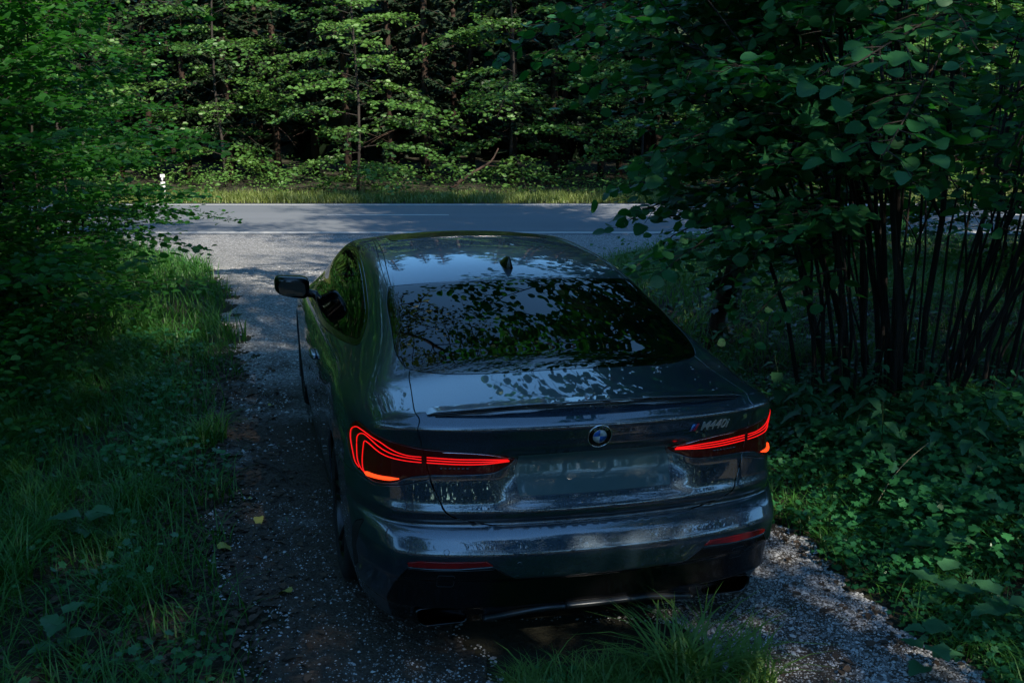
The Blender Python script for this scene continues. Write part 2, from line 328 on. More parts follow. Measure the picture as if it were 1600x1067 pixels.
trim_l = sm([(-.85, 3.40, .925), (-.862, 2.9, .918), (-.868, 2.38, .922), (-.855, 2.1, .943), (-.833, 1.745, .980), (-.80, 1.40, 1.025), (-.783, 1.27, 1.055), (-.765, 1.27, 1.085), (-.722, 1.41, 1.168), (-.69, 1.72, 1.240), (-.66, 2.13, 1.303), (-.64, 2.561, 1.320), (-.655, 2.86, 1.285), (-.69, 3.10, 1.20), (-.75, 3.26, 1.08), (-.82, 3.36, .97)], 70)
door_l = sm([(-.87, 2.05, .945), (-.90, 2.02, .85), (-.92, 1.93, .70), (-.92, 1.93, .50), (-.91, 2.02, .32), (-.9, 2.12, .285)], 24)+sm([(-.9, 3.25, .285), (-.92, 3.36, .5), (-.92, 3.38, .7), (-.89, 3.36, .86), (-.86, 3.34, .93)], 16)+[(-.862, 2.9, .922), (-.866, 2.38, .928)]
sill_l = [(-.9, 1.50, .27), (-.9, 3.50, .27), (-.86, 3.50, .12), (-.86, 1.50, .12)]
th = np.radians(np.linspace(-40, 220, 50))
arch_r = [(-.93, 1.09+.362*math.cos(a), .335+.362*math.sin(a)) for a in th]
arch_f = [(-.93, 3.94+.358*math.cos(a), .335+.358*math.sin(a)) for a in th]
bump_l = dark_l[:1]+[(0, .05, .603), (-.2, .05, .603), (-.399, .058, .603), (-.486, .085, .612), (-.568, .133, .645), (-.60, .143, .675), (-.648, .178, .782), (-.74, .21, .755), (-.834, .32, .724), (-.88, .45, .728), (-.915, .62, .712), (-.925, .78, .70), (-.925, 1.0, .60), (-.925, 1.1, .05), (-.7, .2, .05), (0, .1, .05)]
bumper = bump_l+mir(bump_l[1:])[::-1]
hood_l = [(0, 3.84, 1.2), (-.52, 3.76, 1.1), (-.71, 3.68, 1.0), (-.72, 3.9, .93), (-.70, 4.3, .82), (-.62, 4.52, .74), (0, 4.60, .8)]
hood = hood_l+mir(hood_l[1:-1])[::-1]
fbump_l = [(0, 4.62, .8), (-.62, 4.53, .75), (-.75, 4.45, .70), (-.95, 4.35, .62), (-1, 4.3, .05), (-.5, 4.35, -.2), (0, 4.35, -.6)]
head_l = [(-.60, 4.56, .72), (-.70, 4.50, .70), (-.82, 4.38, .70), (-.86, 4.30, .64), (-.70, 4.52, .62)]
# priority list: (key, polygon, material)
REG = [('rear_window', rear_window, 'rear_glass'), ('sunroof', sunroof, 'black'), ('windshield', windshield, 'glass'), ('roof', roof, 'paint')]
for s, f in (('L', lambda P: list(P)), ('R', mir)):
    REG += [('!arch', f(arch_r), None), ('!arch', f(arch_f), None), ('side_window'+s, f(win_l), 'glass'), ('window_trim'+s, f(trim_l), 'black'), ('tail_light'+s, f(lamp_l), 'lens'), ('reflector'+s, f(refl_l), 'reflector'),
            ('bumper_vent'+s, f(slit_l), 'matt'), ('roof_moulding'+s, f(moulding), 'paint'), ('headlight'+s, f(head_l), 'chrome')]
REG += [('trunk_lid', trunk, 'paint'), ('diffuser', diffuser, 'black'), ('rear_bumper', bumper, 'paint'), ('hood', hood, 'paint'), ]
for s, f in (('L', lambda P: list(P)), ('R', mir)):
    REG += [('door'+s, f(door_l), 'paint'), ('side_sill'+s, f(sill_l), 'matt'), ]
plate = [(-.300, .17, .850), (.300, .17, .850), (.318, .16, .80), (.300, .14, .705), (-.300, .14, .705), (-.318, .16, .80)]  # added panel: the recess's sky reflection is put into its colour
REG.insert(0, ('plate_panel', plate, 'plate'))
def inside(poly, p):
    x, y = p[:, 0], p[:, 1]; r = np.zeros(len(p), bool); q = np.roll(poly, 1, 0)
    for (x1, y1), (x0, y0) in zip(poly, q):
        if y0 == y1: continue
        c = ((y1 > y) != (y0 > y)) & (x < (x0-x1)*(y-y1)/(y0-y1)+x1); r ^= c
    return r
def build_body():
    polys = [(k, chart(dens(P, .016)), m) for k, P, m in REG]
    # bottom edge of the body, in the chart: runs round under the tail and along both sills
    half = [(0, .20, .16), (-.40, .19, .155), (-.70, .22, .150), (-.79, .32, .150), (-.84, .60, .17), (-.88, .80, .18), (-.88, 1.4, .17), (-.88, 3.5, .17), (-.86, 4.3, .19), (-.80, 4.72, .2)]
    outer = chart(dens(half, .03, False)); ang = np.arctan2(outer[-1, 1], outer[-1, 0]); ro = np.hypot(*outer[-1])
    a1 = np.arctan2(.2-CZ, -.8); a1 = a1 % (2*PI)
    arc = [(ro*math.cos(t), ro*math.sin(t)) for t in np.linspace(a1, PI-a1+0, 90)][1:-1]
    full = np.vstack([outer, arc, (outer*[-1, 1])[::-1][:-1]])
    cons = [full]+[p for _, p, _ in polys]
    # interior points
    pts = []
    g = np.arange(-1.75, 1.75, .0125); gx, gy = np.meshgrid(g, g); gx = gx+(np.arange(len(g)) % 2)[:, None]*.006; c = np.stack([gx.ravel(), gy.ravel()], 1); r = np.hypot(c[:, 0], c[:, 1])
    pts.append(c[r < 1.72])
    for rr in np.arange(1.735, PI/2+3.75, .028):
        n = int(2*PI/.022) if rr < 4 else 200
        t = np.arange(n)*2*PI/n+(.01 if int(rr*100) % 2 else 0); pts.append(np.stack([rr*np.cos(t), rr*np.sin(t)], 1))
    pts = np.vstack(pts); pts = pts[inside(full, pts)]
    seg = np.vstack([p for p in cons])
    # drop points close to a constraint vertex (hash grid)
    cell = .02; keep = np.ones(len(pts), bool); key = {}
    for i, q in enumerate(seg): key.setdefault((int(q[0]//cell), int(q[1]//cell)), []).append(i)
    for i, q in enumerate(pts):
        cx_, cy_ = int(q[0]//cell), int(q[1]//cell); lim = .007*max(1, math.hypot(*q)/1.2)
        for a in (-1, 0, 1):
            for b in (-1, 0, 1):
                for j in key.get((cx_+a, cy_+b), ()):
                    if abs(seg[j, 0]-q[0])+abs(seg[j, 1]-q[1]) < lim*1.4: keep[i] = False
    pts = pts[keep]
    V = []; E = []
    for p in cons:
        n0 = len(V); V += [Vector(map(float, q)) for q in p]; E += [(n0+i, n0+(i+1) % len(p)) for i in range(len(p))]
    V += [Vector(map(float, q)) for q in pts]
    ov, oe, of, *_ = delaunay_2d_cdt(V, E, [], 0, 1e-4)
    C = np.array([(v.x, v.y) for v in ov]); Fc = np.array([f for f in of if len(f) == 3])
    cen = C[Fc].mean(1); lab = np.full(len(Fc), -1); ok = inside(full, cen); free = ok.copy()
    for i, (k, p, m) in enumerate(polys):
        s = inside(p, cen) & free; lab[s] = i; free &= ~s
    # what is left: side panels, front bumper, fenders
    P3 = surf(C); N3 = nrm(P3); c3 = P3[Fc].mean(1)
    names = [k for k, _, _ in polys]
    groups = {}
    for i, (k, p, m) in enumerate(polys):
        if k.startswith('!'): continue
        if k.startswith('tail_light'): continue
        groups[k] = (Fc[lab == i], m)
    lidp = chart(dens(trunk, .016))
    for s in 'LR':
        i = names.index('tail_light'+s); T = Fc[lab == i]; ins = inside(lidp, C[T].mean(1)); groups['tail_light'+s+'o'] = (T[~ins], 'lens'); groups['tail_light'+s+'i'] = (T[ins], 'lens')
    rest = free; fr = c3[:, 1] > 4.36
    groups['front_bumper'] = (Fc[rest & fr], 'paint')
    for s, sg in (('L', -1), ('R', 1)):
        sd_ = (c3[:, 0]*sg > 0) & rest & ~fr; q = c3[:, 1] < 3.30
        groups['quarter_panel'+s] = (Fc[sd_ & q], 'paint'); groups['front_fender'+s] = (Fc[sd_ & ~q], 'paint')
    out = {}
    for k, (T, m) in groups.items():
        if len(T) == 0: print('EMPTY', k); continue
        out[k] = panel(k, T, P3, N3, m, *((-.0011, .002) if k == 'plate_panel' else ()))
    return out
def panel(key, T, P3, N3, m, gap=.0017, depth=.012):
    u, inv = np.unique(T, return_inverse=True); T = inv.reshape(-1, 3); P = P3[u].copy(); N = N3[u].copy()
    # orient outwards
    fn = np.cross(P[T[:, 1]]-P[T[:, 0]], P[T[:, 2]]-P[T[:, 0]]); fl = (fn*N[T].mean(1)).sum(1) < 0; T[fl] = T[fl][:, ::-1]
    ed = np.vstack([T[:, [0, 1]], T[:, [1, 2]], T[:, [2, 0]]]); th_ = np.concatenate([T[:, 2], T[:, 0], T[:, 1]])
    k1 = ed.min(1).astype(np.int64)*len(P)+ed.max(1); _, ii, cnt = np.unique(k1, return_index=True, return_counts=True); be = ii[cnt == 1]
    a, b, c = ed[be, 0], ed[be, 1], th_[be]; d = P[b]-P[a]; d /= np.linalg.norm(d, axis=1)[:, None]+1e-9; w = P[c]-P[a]; w -= (w*d).sum(1)[:, None]*d; w /= np.linalg.norm(w, axis=1)[:, None]+1e-9
    inw = np.zeros_like(P); np.add.at(inw, a, w); np.add.at(inw, b, w); L = np.linalg.norm(inw, axis=1); bd = L > 1e-6; bi = np.nonzero(bd)[0]
    inw[bi] /= L[bi][:, None]; inw -= (inw*N).sum(1)[:, None]*N
    base = P.copy(); P[bi] = base[bi]+inw[bi]*(gap+.0012)
    mp = np.full(len(P), -1); mp[bi] = np.arange(len(bi)); n0 = len(P); nb = len(bi)
    B = base[bi]+inw[bi]*gap-N[bi]*.0014; Cc = base[bi]+inw[bi]*gap-N[bi]*depth
    V = np.vstack([P, B, Cc]); nB = N[bi]*.6-inw[bi]*.8; NN = np.vstack([N, nB/np.linalg.norm(nB, axis=1)[:, None], -inw[bi]])
    q1 = np.stack([a, n0+mp[a], n0+mp[b], b], 1); q2 = np.stack([n0+mp[a], n0+nb+mp[a], n0+nb+mp[b], n0+mp[b]], 1)
    nm = {'L': '', 'R': ''}; name = key
    for suf in ('Lo', 'Li', 'Ro', 'Ri', 'L', 'R'):
        if key.endswith(suf): name = key[:-len(suf)]; break
    me = mesh_np(name, V, [T, q1, q2], True); me.normals_split_custom_set_from_vertices(NN.astype(float).tolist())
    return link(name, me, CAR, CM[m])
PARTS = build_body()
def on_rear(x, z, h=0.):
    """points on the tail surface by rays straight forward; h stands them proud"""
    x = np.atleast_1d(np.asarray(x, float)); z = np.atleast_1d(np.asarray(z, float)); o = np.stack([x, x*0+1.2, z], 1); d = np.array([[0, -1., 0]]).repeat(len(x), 0)
    p = hit(o, d, 0, 1.6); return p+nrm(p)*np.reshape(h, (-1, 1))
def on_body(P, h=0.):
    p = surf(chart(np.asarray(P, float))); return p+nrm(p)*h
# ---------------------------------------------------------------- glowing strips of the tail lights
S = [[(-.880, .433, .759), (-.893, .47, .771), (-.899, .50, .802), (-.902, .541, .85), (-.896, .549, .882), (-.883, .487, .909), (-.867, .415, .917), (-.853, .371, .916), (-.835, .333, .910), (-.811, .293, .903), (-.785, .262, .889), (-.755, .24, .876), (-.718, .218, .868), (-.672, .198, .866)],
     [(-.863, .386, .751), (-.880, .425, .765), (-.886, .457, .797), (-.886, .464, .863), (-.877, .442, .892), (-.862, .394, .907), (-.845, .345, .901), (-.820, .308, .885), (-.790, .268, .872), (-.745, .233, .862), (-.672, .197, .8555)],
     [(-.855, .368, .749), (-.871, .40, .763), (-.871, .414, .81), (-.866, .399, .872), (-.852, .37, .880), (-.815, .305, .860), (-.778, .256, .852), (-.727, .222, .847), (-.672, .196, .845)]]
IN = [[(-.653, .19, .866), (-.55, .15, .864), (-.45, .14, .859), (-.350, .152, .847)], [(-.653, .19, .8555), (-.55, .15, .854), (-.45, .14, .850), (-.345, .153, .8425)], [(-.653, .19, .845), (-.55, .15, .844), (-.45, .14, .841), (-.345, .155, .8395)]]
for s in 'LR':
    for part, curves, rad in (('o', S, .0018), ('i', IN, .0021)):
        for cv in curves:
            P = np.array(cv)*([1, 1, 1] if s == 'L' else [-1, 1, 1]); g = Geo(); P = on_body(spl(P, 60), .0012); tube(g, P, rad, 8)
            link('light_strip', g.mesh('light_strip', True), PARTS['tail_light'+s+part], CM['glow'])
    sx = 1 if s == 'L' else -1
    g = Geo(); P = on_body(spl(np.array([(-.862, .386, .7535), (-.850, .355, .7545), (-.826, .308, .760), (-.79, .26, .768), (-.757, .224, .776)])*[sx, 1, 1], 40), .002)
    tube(g, P, np.interp(np.linspace(0, 1, 40), [0, .15, .8, 1], [.003, .0085, .0075, .002]), 8)
    link('light_bar', g.mesh('light_bar', True), PARTS['tail_light'+s+'o'], CM['amber'])
    # chrome edging along the top of the inner lamp and a small clear block below the strips
    g = Geo(); tube(g, on_body(spl(np.array([(-.60, .165, .889), (-.52, .155, .884), (-.42, .14, .874), (-.33, .16, .847)])*[sx, 1, 1], 30), .001), .0016, 6); link('lamp_edging', g.mesh('lamp_edging', True), PARTS['tail_light'+s+'i'], CM['chrome'])
    g = Geo()
    for i in range(7):
        x = -.60+i*.016; boxg(g, on_rear(sx*x, .823, .0008)[0], (.011, .002, .006))
    link('lamp_lettering', g.mesh('lamp_lettering'), PARTS['tail_light'+s+'i'], CM['dark_chrome'])
# ---------------------------------------------------------------- spoiler
xs = np.linspace(-.645, .645, 90); rows = []
ht = .0085*(1-ss(.60, .645, np.abs(xs)))*np.where(np.abs(xs) < .205, .62, 1.)+.001
lipp = on_rear(xs, 1.012+0*xs); yl = lipp[:, 1]; zl = TOP(yl+.012)-CR(yl+.012)*(xs/.62)**2
prof = [(.075, -.002), (.05, .25), (.02, .75), (.0, 1.0), (-.004, 1.0), (-.006, .7), (.0, -.15), (.01, -.4)]
V = np.array([[(xs[i], yl[i]+.012+a*1.0, (TOP(yl[i]+.012+max(a, 0))-CR(yl[i]+.012)*(xs[i]/.62)**2) + ht[i]*b-.001) for a, b in prof] for i in range(len(xs))]); n, k = V.shape[:2]
i = np.arange(n-1)[:, None]*k; j = np.arange(k-1)
g = Geo(); g.add(V.reshape(-1, 3), np.stack([i+j, i+j+1, i+k+j+1, i+k+j], -1).reshape(-1, 4)[:, ::-1]); link('spoiler', g.mesh('spoiler', True), CAR, CM['paint'])
g = Geo(); tube(g, np.stack([xs, yl+.006, zl-.008], 1)[2:-2], .0035, 6); link('spoiler_seal', g.mesh('spoiler_seal', True), CAR, CM['matt'])
# ---------------------------------------------------------------- emblem and lettering
def text_mesh(s, size, extr=.0012, shear=0.):
    cu = bpy.data.curves.new('lettering', 'FONT'); cu.body = s; cu.size = size; cu.extrude = extr; cu.shear = shear; cu.offset = .0004 if shear else 0; cu.resolution_u = 3; cu.align_x = 'CENTER'; cu.align_y = 'CENTER'
    ob = bpy.data.objects.new('lettering', cu); COL.objects.link(ob); bpy.context.view_layer.update()
    me = bpy.data.meshes.new_from_object(ob.evaluated_get(bpy.context.evaluated_depsgraph_get())); bpy.data.objects.remove(ob); return me
ce = on_rear(0, .934)[0]; ne = nrm(ce[None])[0]; EMB = Matrix.Translation(Vector(ce)) @ Vector(ne).to_track_quat('Z', 'Y').to_matrix().to_4x4()
def in_emb(name, me, parent, m):
    me.transform(EMB) if parent is None or True else None; return link(name, me, parent, m)
def disc(r0, r1, z0, z1, a0=0, a1=2*PI, n=48):
    g = Geo(); t = np.linspace(a0, a1, n+1); c, s_ = np.cos(t), np.sin(t)
    V = np.vstack([np.stack([r*c, r*s_, 0*c+z], 1) for r, z in ((r1, 0), (r1, z0), (r0, z1), (r0, 0))]); m_ = n+1; q = []
    for L in range(3):
        i = np.arange(n)+L*m_; q.append(np.stack([i, i+1, i+m_+1, i+m_], 1))
    g.add(V, np.vstack(q)); return g
R0 = .049
emb = in_emb('emblem', disc(.0001, R0-.003, .0030, .0034).mesh('emblem', False), CAR, CM['black'])
in_emb('emblem_ring', disc(R0-.0035, R0, .0035, .0045).mesh('emblem_ring'), emb, CM['chrome'])
in_emb('emblem_ring', disc(.0275, .0288, .0036, .0044).mesh('emblem_ring'), emb, CM['chrome'])
for i in range(4):
    in_emb('emblem_quadrant', disc(.0001, .0275, .0036, .0039, i*PI/2, (i+1)*PI/2, 14).mesh('emblem_quadrant'), emb, CM['blue'] if i % 2 else CM['white'])
for ch, an in (('B', 38), ('M', 0), ('W', -38)):
    me = text_mesh(ch, .017, .0008); a = math.radians(an); me.transform(Matrix.Rotation(a, 4, 'Z') @ Matrix.Translation((0, .0372, .0042))); in_emb('emblem_letter', me, emb, CM['chrome'])
def stick(me, x0, z0, h=.0012):
    n = len(me.vertices); co = np.empty(n*3, np.float32); me.vertices.foreach_get('co', co); co = co.reshape(-1, 3).astype(float)
    P = on_rear(x0+co[:, 0], z0+co[:, 1], h+co[:, 2]); me.vertices.foreach_set('co', P.astype(np.float32).ravel()); me.update(); return me
bd = empty('model_badge'); bd.parent = CAR
me = stick(text_mesh('M440i', .052, .0016, .32), .492, .9335); link('badge_lettering', me, bd, CM['badge'])
for i, cl in enumerate(('stripe_light', 'stripe_dark', 'stripe_red')):
    g = Geo(); x = .391+i*.0095; V = [(x+dx+sh, zz, h) for h in (0, .0022) for dx, sh, zz in ((-.004, -.007, -.014), (.0045, -.007, -.014), (.0045, .007, .0155), (-.004, .007, .0155))]
    g.add(V, [[0, 1, 2, 3], [4, 7, 6, 5], [0, 4, 5, 1], [1, 5, 6, 2], [2, 6, 7, 3], [3, 7, 4, 0]]); link('badge_stripe', stick(g.mesh('badge_stripe'), 0, .9335), bd, CM[cl])
# ---------------------------------------------------------------- diffuser lip, tow covers, sensors, exhausts
for xa, xb, z0, h in ((-.44, -.13, .262, .013), (-.13, .13, .274, .013), (.13, .44, .262, .013)):
    n = 24; x = np.linspace(xa, xb, n); zt = z0-.055*np.clip((np.abs(x)-.2)/.24, 0, 1)**1.3
    p = on_rear(x, zt); g = Geo(); k = 4
    V = np.stack([p+[0, .03, 0], p+[0, -.022, .004], p+[0, -.024, -h], p+[0, .03, -h-.004]], 1).reshape(-1, 3); i = np.arange(n-1)[:, None]*k; j = np.arange(k); j2 = (j+1) % k
    g.add(V, np.vstack([np.stack([i+j, i+j2, i+k+j2, i+k+j], -1).reshape(-1, 4), [[0, 1, 2, 3]], [[n*k-1, n*k-2, n*k-3, n*k-4]]])); link('diffuser_lip', g.mesh('diffuser_lip'), CAR, CM['dark_grey'])
def rrect(w, h, r, tl=0., n=6):
    out = []
    for cx_, cz_, a0 in ((w/2-r, h/2-r, 0), (-w/2+r, h/2-r, 90), (-w/2+r, -h/2+r, 180), (w/2-r, -h/2+r, 270)):
        for a in np.radians(np.linspace(a0, a0+90, n)): out.append((cx_+r*math.cos(a)+tl*(cz_+r*math.sin(a)), cz_+r*math.sin(a)))
    return np.array(out)
for s in (-1, 1):
    g = Geo(); L = []
    for (y, sc) in ((.38, .86), (.168, 1.0), (.155, .985), (.155, .93), (.168, .91), (.24, .90)):
        r = rrect(.205*sc, .078*sc-.002, .030*sc, .28*s); L.append(np.stack([r[:, 0]+s*.600, np.full(len(r), y+.03*0), r[:, 1]+.228], 1))
    V = np.vstack(L); k = len(L[0]); i = np.arange(len(L)-1)[:, None]*k; j = np.arange(k); j2 = (j+1) % k
    g.add(V, np.vstack([np.stack([i+j, i+j2, i+k+j2, i+k+j], -1).reshape(-1, 4)[:, ::-1]])); g.T.append(np.array([[V.shape[0]-k, V.shape[0]-k+a, V.shape[0]-k+a+1] for a in range(1, k-1)]))
    ex = link('exhaust_tip', g.mesh('exhaust_tip', True), CAR, CM['exhaust'])
    # square towing-eye cover outline and parking sensors
    g = Geo(); c = on_rear(s*.60, .415, .001)[0]; r = rrect(.062, .058, .008); P = on_rear(r[:, 0]+s*.60, r[:, 1]+.405, .0006); tube(g, np.vstack([P, P[:1]]), .0011, 4, False); link('towing_cover', g.mesh('towing_cover', True), CAR, CM['dark_grey'])
for x, z in ((-.33, .476), (.33, .476), (-.60, .53), (.60, .53)):
    p = on_rear(x, z)[0]; q = nrm(p[None])[0]; g = Geo(); t = Vector(q).to_track_quat('Z', 'Y').to_matrix(); a = np.arange(16)*PI/8
    ring = [np.array(t @ Vector((r*math.cos(b), r*math.sin(b), h))) + p for r, h in ((.0115, 0), (.0115, .0012), (.009, .0012)) for b in a]; V = np.vstack([ring, p+q*.0012]); i = np.arange(2)[:, None]*16; j = np.arange(16); j2 = (j+1) % 16
    g.add(V, np.stack([i+j, i+j2, i+16+j2, i+16+j], -1).reshape(-1, 4), np.stack([32+j, 32+j2, 0*j+48], 1)); link('parking_sensor', g.mesh('parking_sensor', True), CAR, CM['paint'])
g = Geo(); tube(g, on_body(spl([(-.462, 2.62, 1.38), (-.462, 2.44, 1.38), (-.44, 2.395, 1.38), (-.40, 2.382, 1.38), (-.2, 2.374, 1.39), (0, 2.371, 1.39), (.2, 2.374, 1.39), (.40, 2.382, 1.38), (.44, 2.395, 1.38), (.462, 2.44, 1.38), (.462, 2.62, 1.38)], 80), .001), .0035, 6); link('sunroof_trim', g.mesh('sunroof_trim', True), CAR, CM['dark_chrome'])
# ---------------------------------------------------------------- antenna fin
g = Geo(); n = 22; rows = []
for u in np.linspace(0, 1, n):
    y = 1.50+.17*u; h = .066*min(1, (u/.10)**.55 if u < .1 else 1)*(1-max(0, (u-.10)/.9)**1.5); w = .030*math.sqrt(max(0, 1-(2*u-1)**2))*.9+.003; zb = float(TOP(np.array([y]))[0])-.004
    rows.append([(w*math.cos(a)*(1-.55*math.sin(a)), y, zb+h*math.sin(a)) for a in np.linspace(0, PI, 12)])
V = np.array(rows); k = 12; i = np.arange(n-1)[:, None]*k; j = np.arange(k-1); g.add(V.reshape(-1, 3), np.stack([i+j, i+j+1, i+k+j+1, i+k+j], -1).reshape(-1, 4))
link('antenna_fin', g.mesh('antenna_fin', True), CAR, CM['black'])
# ---------------------------------------------------------------- door handles, mirrors
def sell(c, r, e, n=22, m=32, f=None):
    th_ = np.linspace(-PI/2, PI/2, n)[:, None]; ph_ = np.linspace(0, 2*PI, m, endpoint=False)[None]; p = lambda v, q: np.sign(v)*np.abs(v)**q
    V = np.stack([r[0]*p(np.cos(th_), e)*p(np.cos(ph_), e), r[1]*p(np.cos(th_), e)*p(np.sin(ph_), e), r[2]*p(np.sin(th_), e)+0*ph_], -1)
    if f: V = f(V)
    g = Geo(); i = np.arange(n-1)[:, None]*m; j = np.arange(m); j2 = (j+1) % m; g.add(V.reshape(-1, 3)+np.asarray(c), np.stack([i+j, i+j2, i+m+j2, i+m+j], -1).reshape(-1, 4)); return g
for s in (-1, 1):
    def shp(V):
        V = V.copy(); V[..., 2] *= 1-.22*np.clip(-s*V[..., 0]/.11, -1, 1)*-1*.5; V[..., 1] += .05*(V[..., 0]*s/.12)**2; V[..., 2] += .015*(V[..., 0]*s/.12); return V
    mr = link('side_mirror', sell((s*.985, 3.12, 1.005), (.108, .070, .066), .50, f=shp).mesh('side_mirror', True), CAR, CM['black'])
    g = Geo(); r = rrect(.160, .088, .030, .10*s); y = 3.036; zz = r[:, 1]+1.003; xx = r[:, 0]+s*.990; V = np.stack([xx, y+.02*((xx-s*.99)/.1)*-s*-1+.0*xx, zz], 1); V = np.vstack([V, V.mean(0)]); k = len(r); j = np.arange(k); g.add(V, T=np.stack([j, (j+1) % k, 0*j+k], 1)[:, ::-1]); link('mirror_glass', g.mesh('mirror_glass'), mr, CM['mirror'])
    g = Geo(); tube(g, spl([(s*.80, 3.12, .945), (s*.85, 3.13, .950), (s*.91, 3.13, .965)], 8), [.032, .028, .026, .025, .025, .026, .028, .03], 10); link('mirror_arm', g.mesh('mirror_arm', True), mr, CM['black'])
    g = sell((s*.925, 2.28, .775), (.018, .115, .016), .7); link('door_handle', g.mesh('door_handle', True), PARTS['door'+('L' if s < 0 else 'R')], CM['paint'])
# ---------------------------------------------------------------- wheels
def wheel(x, y, s):
    w = empty('wheel', (x, y, .336)); w.parent = CAR
    g = Geo(); lathe(g, [(-.11, .235), (-.125, .25), (-.130, .285), (-.120, .322), (-.098, .334), (-.05, .3365), (-.048, .330), (-.040, .330), (-.038, .337), (0, .338), (.038, .337), (.040, .330), (.048, .330), (.05, .3365), (.098, .334), (.120, .322), (.130, .285), (.125, .25), (.11, .235)], 72); link('tyre', g.mesh('tyre', True), w, CM['rubber'])
    g = Geo(); o = s*.118
    lathe(g, [(-.11, .236), (-.105, .225), (0, .215), (.08, .222), (.118, .232), (.122, .240), (.116, .243)] if s > 0 else [(-.116, .243), (-.122, .240), (-.118, .232), (-.08, .222), (0, .215), (.105, .225), (.11, .236)], 60)
    lathe(g, [(s*.03, .001), (s*.085, .001), (s*.082, .045), (s*.07, .062), (s*.03, .065)], 30)
    for i in range(5):
        for d in (-.16, .16):
            a = i*2*PI/5+d; b = i*2*PI/5+d*.55; P = spl([(s*.07, .05*math.cos(b), .05*math.sin(b)), (s*.088, .14*math.cos(a), .14*math.sin(a)), (s*.108, .232*math.cos(a*1), .232*math.sin(a))], 8); tube(g, P, [.017, .016, .015, .014, .013, .013, .014, .016], 6)
    link('rim', g.mesh('rim', True), w, CM['rim'])
    g = Geo(); lathe(g, [(-.012*s+s*.0, .07), (s*.02, .07), (s*.02, .175), (-.005*s, .175), (-.005*s, .07)], 40); link('brake_disc', g.mesh('brake_disc'), w, CM['disc'])
for x, y, s in ((-.780, 1.09, -1), (.780, 1.09, 1), (-.762, 3.94, -1), (.762, 3.94, 1)):
    wheel(x, y, s)
    g = Geo(); n = 30; a = np.linspace(-35, 215, n)*PI/180; V = np.array([[(xx, y+.375*math.cos(t), .335+.375*math.sin(t)) for xx in (s*.55, s*.895)] for t in a]).reshape(-1, 3); i = np.arange(n-1)*2; g.add(V, np.stack([i, i+1, i+3, i+2], 1))
    nn = len(V); c = [(s*.55, y, .335)]; g.add([V[0]*0+[s*.55, y, .335]]+[V[2*q] for q in range(n)], T=[[0, q, q+1] for q in range(1, n)]); link('wheel_liner', g.mesh('wheel_liner', True), CAR, CM['matt'])
# ---------------------------------------------------------------- underbody, cabin
g = Geo(); boxg(g, (0, 2.5, .21), (1.04, 4.2, .04)); boxg(g, (0, .50, .20), (1.2, .45, .05)); boxg(g, (0, 2.5, .23), (1.66, 1.9, .05)); link('underbody', g.mesh('underbody'), CAR, CM['matt'])
g = Geo(); boxg(g, (0, 2.3, .42), (1.5, 2.4, .06)); boxg(g, (0, 1.0, .93), (1.15, .9, .03)); boxg(g, (0, 3.45, .80), (1.45, .5, .24)); boxg(g, (0, 3.9, .6), (1.4, .08, .5)); link('cabin_lining', g.mesh('cabin_lining'), CAR, CM['seat'])
for s in (-1, 1):
    st = empty('seat', (s*.36, 2.35, .45)); st.parent = CAR
    link('seat_cushion', sell((0, .12, .10), (.26, .28, .10), .4, 12, 20).mesh('seat_cushion', True), st, CM['seat'])
    def lean(V): V = V.copy(); V[..., 1] -= .30*(V[..., 2]+.33); return V
    link('seat_back', sell((0, -.12, .43), (.245, .075, .33), .45, 14, 20, lean).mesh('seat_back', True), st, CM['seat'])
    link('headrest', sell((0, -.33, .83), (.12, .05, .085), .5, 10, 18).mesh('headrest', True), st, CM['seat'])
g = Geo(); t = np.linspace(0, 2*PI, 33); P = np.stack([-.36+.18*np.cos(t), 3.02+.06*np.sin(t), .88+.17*np.sin(t)], 1); tube(g, P, .014, 8, False); link('steering_wheel', g.mesh('steering_wheel', True), CAR, CM['seat'])
# ================================================================ ground
CY, SY = math.cos(.2538), math.sin(.2538)
def track_s(x, y): return (x-.346)*CY+(y-3.73)*SY           # metres to the right of the car's centre line
def vnoise(x, y, sc, seed=0):
    x = np.asarray(x, float)/sc; y = np.asarray(y, float)/sc; xi = np.floor(x).astype(int); yi = np.floor(y).astype(int); fx = x-xi; fy = y-yi
    fx = fx*fx*(3-2*fx); fy = fy*fy*(3-2*fy)
    h = lambda a, b: (np.sin(a*127.1+b*311.7+seed*74.7)*43758.5453) % 1
    return h(xi, yi)*(1-fx)*(1-fy)+h(xi+1, yi)*fx*(1-fy)+h(xi, yi+1)*(1-fx)*fy+h(xi+1, yi+1)*fx*fy
def fbm(x, y, sc, seed=0): return .5*vnoise(x, y, sc, seed)+.3*vnoise(x, y, sc/2.1, seed+1)+.2*vnoise(x, y, sc/4.3, seed+2)
def gz(x, y):
    x = np.asarray(x, float); y = np.asarray(y, float); s = track_s(x, y)
    z = -.34*ss(10.5, 18, y)+.5*ss(29, 60, y)
    near = 1-ss(10, 15, y)
    z = z-.0161*np.clip(s, -1.3, 1.3)*near*ss(-1, 1, y)
    z = z+near*(.16*ss(1.5, 3.6, s)+.20*ss(1.8, 3.8, -s))+.05*(fbm(x, y, 2.0)-.5)*near*ss(1.3, 1.8, np.abs(s))+.035*ss(.55, .05, np.abs(s-.05))*near*ss(4.2, 3.2, y)*0
    on = ss(18.2, 18.8, y)*(1-ss(24.6, 25.2, y))
    return z*(1-on)+(-.345)*on
